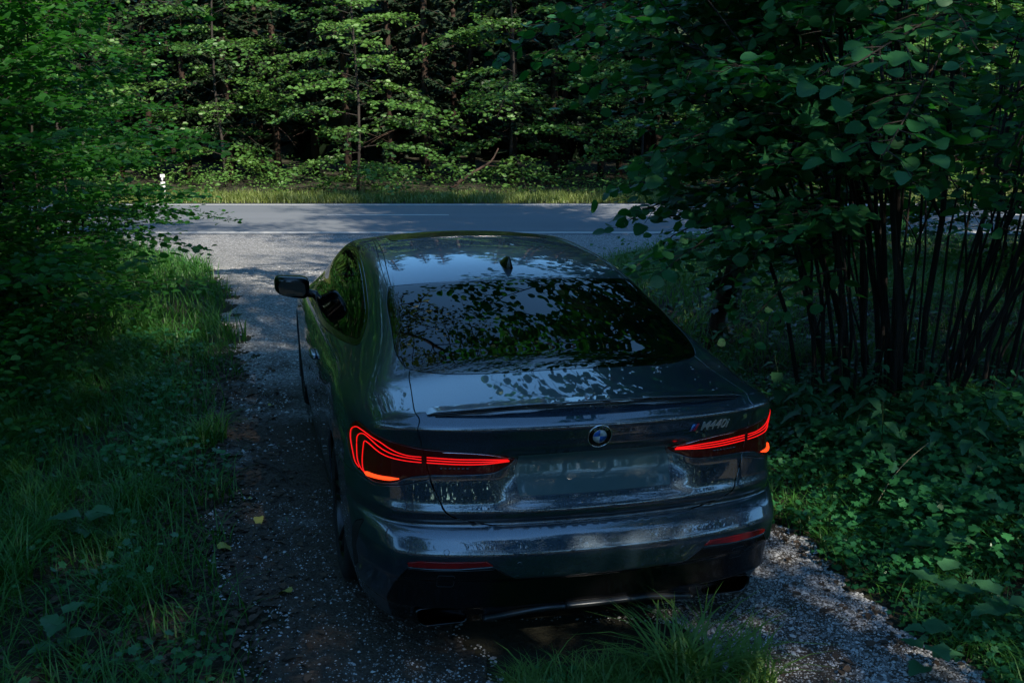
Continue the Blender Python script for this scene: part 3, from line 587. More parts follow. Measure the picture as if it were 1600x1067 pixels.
def gravel_mask(x, y):
    """> 0 on the gravel"""
    s = track_s(x, y); n = (fbm(x, y, .7, 3)-.5)*.5+(fbm(x, y, .18, 5)-.5)*.25
    left = np.minimum(s+1.38+n*1.2, -.42-s+n*.5); right = np.minimum(s-.50+n*.4, 1.30-s+n*.9)
    mid = np.minimum(s+1.40+n*1.3, 1.3-s+n)
    tr = np.where(y < 4.1, np.maximum(left, right), mid)
    xl = np.interp(y, [8, 9, 10.2, 12, 13, 15, 17, 19], [-2.2, -2.45, -2.75, -3.3, -3.7, -4.6, -5.8, -7.2]); xr = np.interp(y, [8, 10, 12, 15, 17, 19], [.3, .1, .2, 1.0, 2.2, 3.6])
    ap = np.minimum(x-xl+n*1.2, xr-x+n)
    return np.where(y > 8.6, ap, tr)
def axis(a, pts):
    out = [a]
    for b, st in pts:
        while out[-1] < b-1e-6: out.append(min(b, out[-1]+st))
    return np.array(out)
def sheet(xs, ys, f, keep=None, dz=0.):
    X, Y = np.meshgrid(xs, ys); Z = f(X, Y)+dz; V = np.stack([X.ravel(), Y.ravel(), Z.ravel()], 1); n = len(xs); i = np.arange(len(ys)-1)[:, None]*n; j = np.arange(n-1)
    Q = np.stack([i+j, i+j+1, i+n+j+1, i+n+j], -1).reshape(-1, 4)
    if keep is not None: k = keep(X, Y).ravel(); Q = Q[k[Q].all(1)]
    return V, Q
m, t, b = mat_new('forest_soil'); v = coords(t); n1 = noise(t, v, 3, 6, .6); n2 = noise(t, v, 40, 5, .7)
t.links.new(mixc(t, n2, ramp(t, n1, [(.35, (.018, .014, .009)), (.65, (.045, .034, .020))]), (.03, .035, .014)), b.inputs['Base Color']); pset(b, Roughness=1.); bump(t, b, n2, 1, .03); M['soil'] = m
m, t, b = mat_new('gravel'); v = coords(t); vo = nd(t, 'ShaderNodeTexVoronoi'); vo.inputs['Scale'].default_value = 62; t.links.new(v, vo.inputs['Vector'])
big = noise(t, v, 1.1, 5, .65); sep = nd(t, 'ShaderNodeSeparateColor'); t.links.new(vo.outputs['Color'], sep.inputs[0])
stone = ramp(t, sep.outputs[0], [(0, (.08, .08, .08)), (.5, (.21, .215, .22)), (1, (.46, .465, .47))]); dirt = ramp(t, noise(t, v, 28, 5, .7), [(.35, (.028, .021, .015)), (.7, (.075, .058, .042))])
sp = nd(t, 'ShaderNodeSeparateXYZ'); t.links.new(v, sp.inputs[0]); mr_ = nd(t, 'ShaderNodeMapRange'); mr_.inputs[1].default_value = 5.5; mr_.inputs[2].default_value = 11.5; mr_.inputs[3].default_value = -.16; mr_.inputs[4].default_value = .26; t.links.new(sp.outputs[1], mr_.inputs[0])
ad = nd(t, 'ShaderNodeMath', operation='ADD'); t.links.new(big, ad.inputs[0]); t.links.new(mr_.outputs[0], ad.inputs[1])
t.links.new(mixc(t, ramp(t, ad.outputs[0], [(.42, (0,)*3), (.60, (1,)*3)]), dirt, stone), b.inputs['Base Color']); pset(b, Roughness=.85); bump(t, b, vo.outputs['Distance'], .8, .01).invert = True; M['gravel'] = m
m, t, b = mat_new('asphalt'); v = coords(t); n1 = noise(t, v, 90, 3, .8); mp = nd(t, 'ShaderNodeMapping'); mp.inputs['Scale'].default_value = (.12, 1.6, 1); t.links.new(v, mp.inputs[0]); n2 = noise(t, mp.outputs[0], 1.0, 4)
t.links.new(mixc(t, n2, ramp(t, n1, [(.3, (.08, .09, .105)), (.7, (.16, .18, .20))]), (.20, .215, .235)), b.inputs['Base Color']); pset(b, Roughness=.72); bump(t, b, n1, .4, .004); M['asphalt'] = m
M['line'] = mat('worn_white_paint', (.62, .62, .60), .7); M['stone'] = leaf_mat('gravel_stone', (.07, .068, .065), (.58, .585, .59), (0, 0, 0), .75, 0, .3)

V, Q = sheet(axis(-90, [(-10, 4), (-6, .5), (6, .14), (14, .5), (90, 4)]), axis(-40, [(-2, 2), (2, .4), (14, .13), (30, .4), (120, 4)]), gz)
tag(link('ground', mesh_np('ground', V, [Q], True), None, M['soil']), kind='structure')
V, Q = sheet(axis(-9, [(-3.5, .12), (3.2, .05), (5, .12)]), axis(-3, [(2.5, .15), (9, .05), (19.06, .08)]), gz, lambda x, y: gravel_mask(x, y) > 0, .010)
u, inv = np.unique(Q, return_inverse=True); tag(link('gravel_track', mesh_np('gravel_track', V[u], [inv.reshape(-1, 4)], True), None, M['gravel']), kind='structure')
V, Q = sheet(axis(-90, [(90, 2)]), np.array([19.0, 21.6, 24.3]), lambda x, y: x*0-.330); V[:, 2] = np.where(np.abs(V[:, 1]-21.6) < .1, -.29, V[:, 2])
tag(link('road', mesh_np('road', V, [Q], False), None, M['asphalt']), kind='structure')
def roadz(y): return -.330+.04*(1-abs(y-21.6)/2.65)
def strip(y0, y1, x0, x1, name):
    g = Geo(); g.add([(x0, y0, roadz(y0)+.004), (x1, y0, roadz(y0)+.004), (x1, y1, roadz(y1)+.004), (x0, y1, roadz(y1)+.004)], [[0, 1, 2, 3]]); return link(name, g.mesh(name), None, M['line'])
tag(strip(19.16, 19.28, -90, 90, 'road_edge_line'), kind='structure'); tag(strip(23.95, 24.06, -90, 90, 'road_edge_line'), kind='structure')
for k in range(-6, 7): tag(strip(21.66, 21.77, 2.2+k*6.0, 4.7+k*6.0, 'road_centre_line'), kind='structure')

# ================================================================ leaves and grass as geometry
def template(kind):
    if kind == 'diamond': return np.array([(0, 0, 0), (.45, .30, .06), (1, 0, -.04), (.45, -.30, .06)]), np.array([[0, 2, 1], [0, 3, 2]]), None
    if kind == 'oval': return np.array([(0, 0, 0), (.28, .27, .05), (.68, .25, .05), (1, 0, -.06), (.68, -.25, .05), (.28, -.27, .05)]), None, np.array([[0, 3, 2, 1], [0, 5, 4, 3]])
    if kind == 'lobed':      # three-lobed ground herb
        o = [(0, 0), (.10, .38), (.34, .30), (.40, .52), (.66, .42), (.70, .16), (1, 0)]; o = o+[(a, -b) for a, b in o[-2:0:-1]]
        V = np.array([(a, b, .10*abs(b)-.10*a*a) for a, b in o]+[(.4, 0, 0)]); n = len(o); return V, np.array([[n, (i+1) % n, i] for i in range(n)])[:, ::-1], None
    if kind == 'serrate':    # round hazel leaf with toothed edge and a point
        t = np.linspace(0, 1, 14); w = .46*np.sin(PI*t**.72)**.62*(1-.25*t**6); w[-1] = 0; o = [(a, b*(1.08 if i % 2 else .88)) for i, (a, b) in enumerate(zip(t, w))]; o[0] = (0, 0)
        L = [(a-.03*(i % 2), b) for i, (a, b) in enumerate(o)]
        V = [(a, 0, -.10*a*a) for a, _ in o]+[(a, b, .16*b-.14*a*a) for a, b in L[1:-1]]+[(a, -b, .16*b-.14*a*a) for a, b in L[1:-1]]; m_ = len(o); n = m_-2; T = []
        for s in (0, 1):
            e = lambda i: m_+s*n+(i-1) if 0 < i < m_-1 else i
            for i in range(m_-1):
                q = [i, i+1, e(i+1), e(i)]; q = q if s == 0 else q[::-1]; q = [a for k_, a in enumerate(q) if a not in q[:k_]]
                T.append(q[:3]);
                if len(q) == 4: T.append([q[0], q[2], q[3]])
        return np.array(V), np.array(T), None
    if kind == 'round':      # the hazel leaf with fewer points, for the crown
        h = [(.10, .26), (.34, .44), (.60, .43), (.82, .27)]; V = [(0, 0, 0), (.5, 0, -.03), (1, 0, -.12)]+[(a, s*b, .16*b-.12*a*a) for s in (1, -1) for a, b in h]
        return np.array(V), np.array([[0, 1, 3], [1, 4, 3], [1, 5, 4], [1, 6, 5], [1, 2, 6], [0, 7, 1], [1, 7, 8], [1, 8, 9], [1, 9, 10], [1, 10, 2]]), None
    if kind == 'nettle':
        t = np.linspace(0, 1, 9); w = .30*np.sin(PI*np.clip(t, 0, 1)**.60)**.85; V0 = [(a, 0, -.25*a*a) for a in t]; L = [(t[i]+(.03 if i % 2 else -.02), w[i]*(1.1 if i % 2 else .9)) for i in range(1, 8)]
        V = V0+[(a, b, .35*b-.25*a*a) for a, b in L]+[(a, -b, .35*b-.25*a*a) for a, b in L]; T = []
        for s in (0, 1):
            e = lambda i: 9+s*7+i-1 if 0 < i < 8 else i
            for i in range(8):
                q = [i, i+1, e(i+1), e(i)]; q = q if s == 0 else q[::-1]; q = [a for k_, a in enumerate(q) if a not in q[:k_]]; T.append(q[:3])
                if len(q) == 4: T.append([q[0], q[2], q[3]])
        return np.array(V), np.array(T), None
def unit(v): return v/(np.linalg.norm(v, axis=-1, keepdims=True)+1e-12)
def leaves(g, P, D, N, S, kind='diamond', var=None):
    P = np.asarray(P, float); n = len(P); D = unit(np.asarray(D, float)); N = np.asarray(N, float); N = unit(N-(N*D).sum(1)[:, None]*D); B = np.cross(N, D); S = np.broadcast_to(S, (n,))
    tv, tt, tq = template(kind); V = P[:, None]+S[:, None, None]*(tv[None, :, :1]*D[:, None]+tv[None, :, 1:2]*B[:, None]+tv[None, :, 2:]*N[:, None]); k = len(tv); o = (np.arange(n)*k)[:, None, None]
    var = RNG.random(n) if var is None else var
    g.add(V.reshape(-1, 3), None if tq is None else (tq[None]+o).reshape(-1, 4), None if tt is None else (tt[None]+o).reshape(-1, 3), np.repeat(var, k))
def blades(g, P, H, lean, W, var=None, seg=3):
    n = len(P); az = RNG.random(n)*2*PI; d = np.stack([np.cos(az), np.sin(az), 0*az], 1); sd = np.stack([-np.sin(az), np.cos(az), 0*az], 1); rows = []
    for k in range(seg+1):
        u = k/seg; c = P+d*(H*lean*u**2)[:, None]; c[:, 2] += H*(u-.35*lean*u**3); w = (W*(1-u)**.7)[:, None]
        if k < seg: rows += [c-sd*w, c+sd*w]
        else: rows += [c]
    V = np.stack(rows, 1); k = V.shape[1]; o = (np.arange(n)*k)[:, None, None]; q = np.array([[2*i, 2*i+1, 2*i+3, 2*i+2] for i in range(seg-1)]); tt = np.array([[2*seg-2, 2*seg-1, 2*seg]])
    g.add(V.reshape(-1, 3), (q[None]+o).reshape(-1, 4), (tt[None]+o).reshape(-1, 3), np.repeat(RNG.random(n) if var is None else var, k))
def ju(n, s): return RNG.normal(0, s, (n, 3))
def scatter(n, x0, x1, y0, y1, dens=None):
    x = RNG.uniform(x0, x1, n); y = RNG.uniform(y0, y1, n)
    if dens is not None: k = RNG.random(n) < dens(x, y); x, y = x[k], y[k]
    return x, y

# ---------------------------------------------------------------- branch with a flat spray of leaves
def spray(w, g, o, d, L, leaf, n_tw, lp, kind, r0=.02, droop=.15, flat=.25, twig=.35, up=(0, 0, 1), k=4):
    """w: wood Geo, g: leaf Geo. main axis from o along d, side twigs left and right, leaves two-ranked"""
    d = unit(np.asarray(d, float)); up = np.asarray(up, float); n = 7; u = np.linspace(0, 1, n)[:, None]
    ax = np.asarray(o)+d*L*u+np.array([0, 0, -1.])*droop*L*u**2+np.cumsum(RNG.normal(0, .012*L, (n, 3)), 0)*(u > 0)
    tube(w, ax, np.linspace(r0, r0*.2, n), k, False)
    side = unit(np.cross(d, up)); P = []; D = []
    for i in range(n_tw):
        t = .15+.85*(i+.5)/n_tw+RNG.normal(0, .02); t = min(max(t, .05), 1.); s = 1 if i % 2 else -1
        a = np.array([np.interp(t, u[:, 0], ax[:, c]) for c in range(3)]); l = twig*L*(1-.6*t)*RNG.uniform(.7, 1.2)
        e = unit(d*.65+side*s*RNG.uniform(.6, 1.1)+RNG.normal(0, .12, 3)); b = a+e*l+np.array([0, 0, -droop*l*.6])
        tube(w, [a, (a+b)/2+[0, 0, .02*l], b], [r0*.28, r0*.2, r0*.08], 3, False)
        m_ = max(2, int(l/lp)); q = (np.arange(m_)+.5)/m_; P.append(a+(b-a)*q[:, None]); sgn = np.where(np.arange(m_) % 2, 1, -1)[:, None]
        D.append(e*.7+np.cross(e, up)*sgn*.9)
    P = np.vstack(P); D = np.vstack(D)+ju(len(P), .15); P = P+ju(len(P), leaf*.25); tone = RNG.uniform(.0, .75)
    leaves(g, P, D+[0, 0, -.15], up+ju(len(P), flat), leaf*RNG.uniform(.55, 1.2, len(P)), kind, np.clip(tone+RNG.normal(0, .14, len(P)), 0, 1))

def broadleaf(name, H, R, n_br, leaf, kind, z0=.12, n_tw=14, lp=.10, trunk_r=.10, lean=0., droop=.12, flat=.3, stems=1, elev=.2, twig=.35):
    w, g, tk = Geo(), Geo(), Geo()
    for sidx in range(stems):
        a = RNG.random()*2*PI; sp_ = (0 if stems == 1 else R*.28); base = np.array([math.cos(a), math.sin(a), 0])*sp_*.35
        top = base+np.array([math.cos(a)*sp_*RNG.uniform(.6, 1.6)+lean*H, math.sin(a)*sp_*RNG.uniform(.6, 1.6), H*RNG.uniform(.8, 1.)]); n = 9; u = np.linspace(0, 1, n)[:, None]
        ax = base+(top-base)*u+np.cumsum(RNG.normal(0, .015*H/3, (n, 3))*[1, 1, 0], 0); tube(tk, ax, trunk_r*(1-.85*u[:, 0]), 7, True)
        for i in range(n_br//stems):
            t = z0+(1-z0)*((i+RNG.random())/(n_br/stems)); o = np.array([np.interp(t, u[:, 0], ax[:, c]) for c in range(3)]); az = i*2.4+RNG.normal(0, .3)
            q = (t-z0)/(1-z0); L = R*(1-.75*q**1.6)*(.55+.45*min(1, q*5+.3))*RNG.uniform(.5, 1.15); el = elev+.7*q+RNG.normal(0, .16)
            spray(w, g, o, (math.cos(az), math.sin(az), el), L, leaf, int(n_tw*(.5+.5*L/R)), lp, kind, trunk_r*.28, droop, flat, twig)
    return {'trunk': tk.mesh(name+'_trunk', True), 'branches': w.mesh(name+'_branches', True), 'crown': g.mesh(name+'_crown')}
def conifer(name, H, R, n_br, z0=.1, dead=True):
    w, g, tk = Geo(), Geo(), Geo(); tube(tk, [(0, 0, 0), (.02, 0, H*.5), (0, .03, H)], [.16, .11, .02], 8, True)
    for i in range(n_br):
        t = z0+(1-z0)*(i+RNG.random())/n_br; az = RNG.random()*2*PI; L = R*(1-t)**.6*RNG.uniform(.6, 1.1); o = (0, 0, t*H); d = np.array([math.cos(az), math.sin(az), -.15]); n = 6; u = np.linspace(0, 1, n)[:, None]
        ax = np.array(o)+unit(d)*L*u+np.array([0, 0, -.18*L])*u**2; tube(w, ax, np.linspace(.022, .004, n), 3, False)
        if t*H < 2.2 and RNG.random() < .75: continue
        m_ = int(L*44); q = RNG.random(m_)**.7; P = np.stack([np.interp(q, u[:, 0], ax[:, c]) for c in range(3)], 1); s = RNG.choice([-1, 1], m_)[:, None]; e = unit(d*.6+np.cross(d, [0, 0, 1])*s+ju(m_, .2)); leaves(g, P, e+[0, 0, -.25], np.array([0, 0, 1.])+ju(m_, .3), RNG.uniform(.22, .5, m_)*(1.15-q), 'diamond')
    return {'trunk': tk.mesh(name+'_trunk', True), 'branches': w.mesh(name+'_branches', True), 'crown': g.mesh(name+'_crown')}
def plant_tree(kind, me, loc, rz, sc, label, cat, group, lm, bm, parts=True):
    o = empty(kind, loc, rz); o.scale = (sc,)*3; tag(o, label, cat, group)
    link('trunk', me['trunk'], o, bm)
    br = link('branches', me['branches'], o, bm); br['kind'] = 'stuff'
    c = link('crown', me['crown'], o, lm); c['kind'] = 'stuff'
    return o
# ================================================================ woods beyond the road
LM, BM = M['beech'], M['bark']
far = [broadleaf('beech', 11.5, 3.3, 48, .135, 'oval', .02, 30, .064, .045, 0, .48, .95, 1, .16, .42) for _ in range(3)]
con = [conifer('spruce', 17, 2.6, 95) for _ in range(3)]
def gzf(x, y): return float(gz(np.array([x]), np.array([y]))[0])
FAR = [(-4.0, 27.6, .95, 0, 'brightest sunlit young beech with pale green sprays, left of centre beyond the road'),
       (-7.6, 28.6, .9, 1, 'young beech beyond the road, just left of the brightest sunlit one'),
       (-11.6, 27.4, 1., 2, 'leafy tree beyond the road behind the white marker post'),
       (-.2, 29.2, 1., 1, 'dimmer young beech beyond the road, just right of the brightest sunlit one'),
       (3.4, 28.0, .82, 2, 'low beech leaning over the far verge, above the car roof in the picture'),
       (7.2, 29.0, .95, 0, 'beech beyond the road seen through the left half of the hazel'),
       (11.4, 28.2, .9, 1, 'beech beyond the road seen through the middle of the hazel stems'),
       (16.0, 29.0, 1., 2, 'rightmost beech beyond the road, behind the hazel stems'), (-16.2, 28.5, 1., 0, 'leftmost beech beyond the road, behind the dark saplings')]
for i, (x, y, sc, v, lb) in enumerate(FAR):
    plant_tree('beech_tree', far[v], (x, y, gzf(x, y)-.05), i*1.9+.4, sc, lb, 'tree', 'young beech trees along the far side of the road', M['beech'], M['bark'])
k = 0
for row, (y0, st) in enumerate(((30.5, 1.5), (33, 1.7), (37, 2.5), (41, 2.8), (46, 3.3), (52, 4))):
    x = -y0*.62-4
    while x < y0*.62+4:
        xx = x+random.uniform(-.6, .6); yy = y0+random.uniform(-1, 1); sc = random.uniform(.62, .82) if row < 5 else .9
        plant_tree('spruce_tree', con[k % 3], (xx, yy, gzf(xx, yy)-.05), random.random()*6.3, sc, 'dark spruce with a bare lower trunk in the shaded wood beyond the road', 'tree', 'spruces in the dark wood beyond the road', M['needle'], M['spruce_bark'])
        x += st; k += 1

n = 60000; a = RNG.uniform(-PI*.30, PI*1.30, n); r = RNG.uniform(30, 46, n); x = r*np.cos(a); y = 6-r*np.sin(a); z = 9.5*RNG.random(n)**1.1*(.75+.5*vnoise(a*9, a*0, 1.))+.2; g = Geo(); az = RNG.random(n)*6.28
leaves(g, np.stack([x, y, z+gz(x, y)], 1), np.stack([np.cos(az), np.sin(az), RNG.normal(-.4, .3, n)], 1), ju(n, 1.), RNG.uniform(.5, 1.2, n), 'diamond'); tag(link('surrounding_wood', g.mesh('surrounding_wood'), None, M['canopy']), kind='stuff')
n = 70000; x = RNG.uniform(-48, 48, n); y = RNG.uniform(38, 58, n); z = 13*RNG.random(n)**1.2+.2; g = Geo(); az = RNG.random(n)*6.28
leaves(g, np.stack([x, y, z+gz(x, y)], 1), np.stack([np.cos(az), np.sin(az), RNG.normal(-.4, .3, n)], 1), ju(n, 1.), RNG.uniform(.6, 1.3, n), 'diamond'); tag(link('far_wood', g.mesh('far_wood'), None, M['needle']), kind='stuff')
# ================================================================ left side saplings and undergrowth
hb = [broadleaf('hornbeam', h, r, 96, .092, 'oval', .05, 22, .045, .016, 0, .22, .55, 5, .22, .42) for h, r in ((4.6, 1.9), (5.4, 2.1), (3.6, 1.7))]
LEFT = [(-4.3, 9.4, 0, .95, 'leafy hornbeam sapling at the bend where the grass meets the gravel'), (-5.3, 12.2, 1, .85, 'hornbeam sapling standing nearest the road on the left'),
        (-3.9, 7.0, 2, .95, 'low hornbeam bush over the grass left of the track'), (-5.6, 8.3, 1, 1., 'tall hornbeam behind the low bush on the left'), (-5.0, 5.7, 0, .9, 'dark hornbeam at the left picture edge'),
        (-7.4, 10.8, 0, 1.1, 'hornbeam deeper in the left thicket, behind the tall one'), (-8.3, 13.8, 1, 1., 'far hornbeam of the left thicket, by the roadside'), (-7.2, 6.6, 2, 1.2, 'hornbeam outside the left edge of the thicket'), (6.4, 13.2, 0, 1.1, 'bushy sapling behind the hazel stems, hiding the road there'), (9.6, 14.2, 1, 1.1, 'bushy sapling behind the hazel at the right picture edge'), (8.0, 11.6, 2, 1.1, 'low bush behind the right half of the hazel'), (4.6, 14.8, 2, .9, 'low roadside bush behind the left hazel stems'), (-10.5, 16.0, 0, 1.1, 'roadside hornbeam at the far left'), (-6.9, 15.2, 2, 1., 'short roadside hornbeam with the road showing behind')]
for i, (x, y, v, sc, lb) in enumerate(LEFT):
    plant_tree('hornbeam_sapling', hb[v], (x, y, gzf(x, y)-.03), i*1.3, sc, lb, 'sapling', 'hornbeam saplings on both sides of the track', M['hornbeam'], M['bark'])

# a leaning sapling whose leaves hang into the upper left of the view
t_ = empty('leaning_sapling', (0, 0, 0)); tag(t_, 'sapling leaning in from the left thicket, its leaves hanging over the upper left', 'sapling'); P = spl([(-5.3, 7.4, gzf(-5.3, 7.4)-.05), (-5.0, 7.4, 1.4), (-4.4, 7.5, 2.9), (-3.3, 7.7, 3.9), (-2.4, 7.9, 4.3)], 24); g = Geo(); tube(g, P, np.linspace(.035, .008, 24), 7); link('trunk', g.mesh('trunk', True), t_, M['bark'])
g, w = Geo(), Geo()
for i in range(44):
    k_ = int(RNG.uniform(7, 23.9)); o = P[k_]; az = RNG.uniform(-1.9, 1.4); spray(w, g, o, (math.cos(az), math.sin(az)*.8, RNG.uniform(-.75, .1)), RNG.uniform(.7, 1.5), .085, 16, .048, 'oval', .010, .30, .6, .36)
link('branches', w.mesh('branches', True), t_, M['bark'])['kind'] = 'stuff'; link('crown', g.mesh('crown'), t_, M['hornbeam'])['kind'] = 'stuff'
t_ = empty('overhanging_tree', (0, 0, 0)); tag(t_, 'tree of the left thicket whose top arches high over the gravel mouth, above the picture', 'tree'); P = spl([(-6.2, 11.6, gzf(-6.2, 11.6)-.05), (-6.0, 11.5, 2.6), (-5.0, 11.2, 5.0), (-3.0, 10.8, 6.9), (-.8, 10.2, 7.9), (.9, 9.6, 8.1)], 30); g = Geo(); tube(g, P, np.linspace(.09, .015, 30), 8); link('trunk', g.mesh('trunk', True), t_, M['bark'])
g, w = Geo(), Geo()
for i in range(74):
    k_ = int(RNG.uniform(13, 29.9)); o = P[k_]; az = RNG.random()*6.28; spray(w, g, o, (math.cos(az), math.sin(az), RNG.uniform(-.45, .3)), RNG.uniform(.8, 1.9), .09, 15, .07, 'oval', .012, .25, .6, .36)
link('branches', w.mesh('branches', True), t_, M['bark'])['kind'] = 'stuff'; link('crown', g.mesh('crown'), t_, M['canopy'])['kind'] = 'stuff'
# ================================================================ tall trees around and above (crowns above the frame), some added for the shade they cast
tall = [broadleaf('ash', 14, 4.6, 80, .135, 'oval', .34, 30, .075, .17, 0, .10, .6, 1, .15) for _ in range(2)]
TALL = [(6.6, 12.3, 0, .85, 'tall tree right of the driveway whose trunk stands behind the hazel'), (-7.4, 12.0, 1, .9, 'tall tree rising out of the left thicket'),
        (8.8, 5.5, 1, 1.25, None), (-4.6, 9.3, 0, .90, 'tall slim tree rising from the left thicket just behind the grass edge'), (-7.8, 16.2, 0, .85, 'tall roadside tree at the left, behind the thicket'), (6.9, 8.2, 0, 1.0, 'tall tree rising just behind the right edge of the hazel'), (9.5, 16.8, 1, 1.25, 'tall roadside tree behind the right side of the hazel'), (7.5, 2.0, 0, 1.05, None), (5.6, -3.2, 1, .9, None), (2.6, -4.7, 0, .78, None), (9.5, -4.5, 0, 1., None), (-6.2, 3.5, 1, .95, None), (-5.2, -3.4, 0, .9, None),  # tree nearest behind the camera is added to keep sun off left rut
        (-7.5, -10.5, 1, 1.1, None), (8.2, -11.5, 1, 1.2, None), (12.5, 1.0, 0, 1.1, None), (13, 12.5, 1, 1., None), (11, 18.0-1.5, 0, .9, None), (-12, 7, 0, 1., None)]
for i, (x, y, v, sc, lb) in enumerate(TALL):
    plant_tree('tall_tree', tall[v], (x, y, gzf(x, y)-.05), i*2.1+.5, sc, lb or 'unseen tall broadleaf tree around the track with its crown above the picture', 'tree', 'tall trees around the track', M['canopy'], M['bark'])

# ================================================================ the hazel on the right
HZ = np.array([2.82, 7.15]); hz = empty('hazel_bush', (0, 0, 0)); tag(hz, 'large many-stemmed hazel with broad leaves arching over the right of the track', 'bush')
gl = Geo(); gw = Geo(); hzb = gzf(*HZ); near = []
def stem_path(az, H, reach, base_r, n=10):
    u = np.linspace(0, 1, n)[:, None]; b = np.array([HZ[0]+math.cos(az)*base_r, HZ[1]+math.sin(az)*base_r*.7, hzb-.05]); P = b+np.array([math.cos(az), math.sin(az), 0])*reach*u**1.5+np.array([RNG.normal(0, .22), RNG.normal(0, .22), 0])*u+np.array([0, 0, H])*(u-.10*u**3)
    return P+np.cumsum(RNG.normal(0, .035, (n, 3))*[1, 1, .3], 0)
for i in range(32):
    az = i*2.399+RNG.normal(0, .2) if i % 3 else RNG.uniform(2.5, 3.9); H = RNG.uniform(3.0, 6.2); rc = RNG.uniform(.7, 3.2); P = stem_path(az, H, rc, RNG.uniform(.10, .72)); g = Geo(); r = RNG.uniform(.009, .023); tube(g, P, r*(1-.75*np.linspace(0, 1, len(P))), 7, True)
    if i % 2:       # a fork leaving the stem low down
        k_ = int(RNG.integers(1, 4)); az2 = az+RNG.choice([-1, 1])*RNG.uniform(.5, 1.4); f = spl([P[k_], P[k_]+[math.cos(az2)*.25, math.sin(az2)*.25, .5], P[k_]+[math.cos(az2)*RNG.uniform(.5, 1.1), math.sin(az2)*.6, RNG.uniform(1.3, 2.2)]], 9); tube(g, f+np.cumsum(RNG.normal(0, .012, (9, 3)), 0), r*.6*(1-.75*np.linspace(0, 1, 9)), 5)
    link('stem', g.mesh('stem', True), hz, M['bark'])
    for t in RNG.uniform(.28, 1., 11):
        o = np.array([np.interp(t, np.linspace(0, 1, len(P)), P[:, c]) for c in range(3)]); a2 = az+RNG.normal(0, 1.0); L = RNG.uniform(.6, 1.5)*(1.15-.5*t)
        if o[2] < 1.0 and math.sin(a2) < 0: continue
        spray(gw, gl, o, (math.cos(a2), math.sin(a2), RNG.uniform(-.1, .6)), L, .090, 14, .058, 'round', .009, .34, .7, .40)
for i in range(26):   # thin straight shoots from the stool
    az = RNG.random()*6.28; g = Geo(); P = stem_path(az, RNG.uniform(1.6, 3.2), RNG.uniform(.1, .9), RNG.uniform(.2, .7), 6); tube(g, P, [.011, .010, .009, .008, .006, .004], 5); link('stem', g.mesh('stem', True), hz, M['bark'])
w_ = link('branches', gw.mesh('branches', True), hz, M['bark']); w_['kind'] = 'stuff'
c_ = link('crown', gl.mesh('crown'), hz, M['hazel']); c_['kind'] = 'stuff'
# low branches that reach towards the track and the camera: their leaves are pieces of their own
LEAFM = []
for q in range(3):
    g = Geo(); g_t, g_f, _ = template('serrate'); V = g_t.copy(); V[:, 2] += .05*np.sin(V[:, 0]*5+q*2)*np.abs(V[:, 1])*2; g.add(V, T=g_f, a=.2+.3*q); tube(g, [(-.22, 0, .02), (-.1, 0, .01), (0, 0, 0)], .010, 3, False, .1); LEAFM.append(g.mesh('leaf'))
def leaf_obj(name, me, p, d, nrm_, s, parent, mt):
    d = Vector(d).normalized(); n_ = Vector(nrm_); n_ = (n_-n_.dot(d)*d).normalized(); b_ = n_.cross(d); o = link(name, me, parent, mt)
    o.matrix_local = Matrix(((d.x*s, b_.x*s, n_.x*s, p[0]), (d.y*s, b_.y*s, n_.y*s, p[1]), (d.z*s, b_.z*s, n_.z*s, p[2]), (0, 0, 0, 1))); return o
nleaf = 0
def near_branch(P, n_tw, L, leaf, parent, base_r=.012):
    global nleaf
    P = spl(P, 12); g = Geo(); tube(g, P, np.linspace(base_r, .003, 12), 6); b_ = link('branch', g.mesh('branch', True), parent, M['bark'])
    for i in range(n_tw):
        t = .30+.70*(i+.5)/n_tw; k_ = t*11; j = min(int(k_), 10); a = P[j]+(P[j+1]-P[j])*(k_-j); d = unit(P[j+1]-P[j]); s = 1 if i % 2 else -1; sd_ = unit(np.cross(d, [0, 0, 1])); e = unit(d*.8+sd_*s*RNG.uniform(.5, 1.)+RNG.normal(0, .1, 3)); l = L*RNG.uniform(.6, 1.1)*(1.2-.5*t); g = Geo(); tube(g, [a, a+e*l*.5+[0, 0, .01], a+e*l-[0, 0, .04]], [.004, .003, .002], 4); link('twig', g.mesh('twig', True), b_, M['bark'])
        m_ = max(2, int(l/.085))
        for q in range(m_+1):
            if nleaf >= 300: return
            f = (q+.6)/(m_+.6); p = a+e*l*f-[0, 0, .04*f*f]; sg = 1 if q % 2 else -1; dd = e*(.9 if q < m_ else 1.5)+np.cross(e, [0, 0, 1])*sg*(.9 if q < m_ else .1)+[0, 0, -.22]+RNG.normal(0, .12, 3); s_ = leaf*RNG.uniform(.75, 1.2)
            leaf_obj('leaf', LEAFM[nleaf % 3], p+unit(dd)*s_*.2, dd, np.array([0, -.25, 1.])+RNG.normal(0, .22, 3), s_, b_, M['hazel']); nleaf += 1
near_branch([(2.8, 7.3, 1.9), (2.4, 6.3, 2.25), (2.05, 5.5, 2.16), (1.70, 4.9, 1.92)], 13, .42, .108, hz)
near_branch([(3.0, 7.4, 2.4), (2.5, 6.3, 2.62), (2.0, 5.5, 2.50), (1.50, 5.0, 2.28)], 13, .40, .108, hz)
near_branch([(3.1, 7.4, 1.9), (3.0, 6.3, 2.25), (2.8, 5.4, 2.25), (2.6, 4.8, 2.05)], 10, .40, .102, hz)
near_branch([(2.6, 7.6, 2.0), (2.0, 7.2, 2.15), (1.5, 6.9, 2.05), (1.0, 6.7, 1.80)], 11, .40, .105, hz)
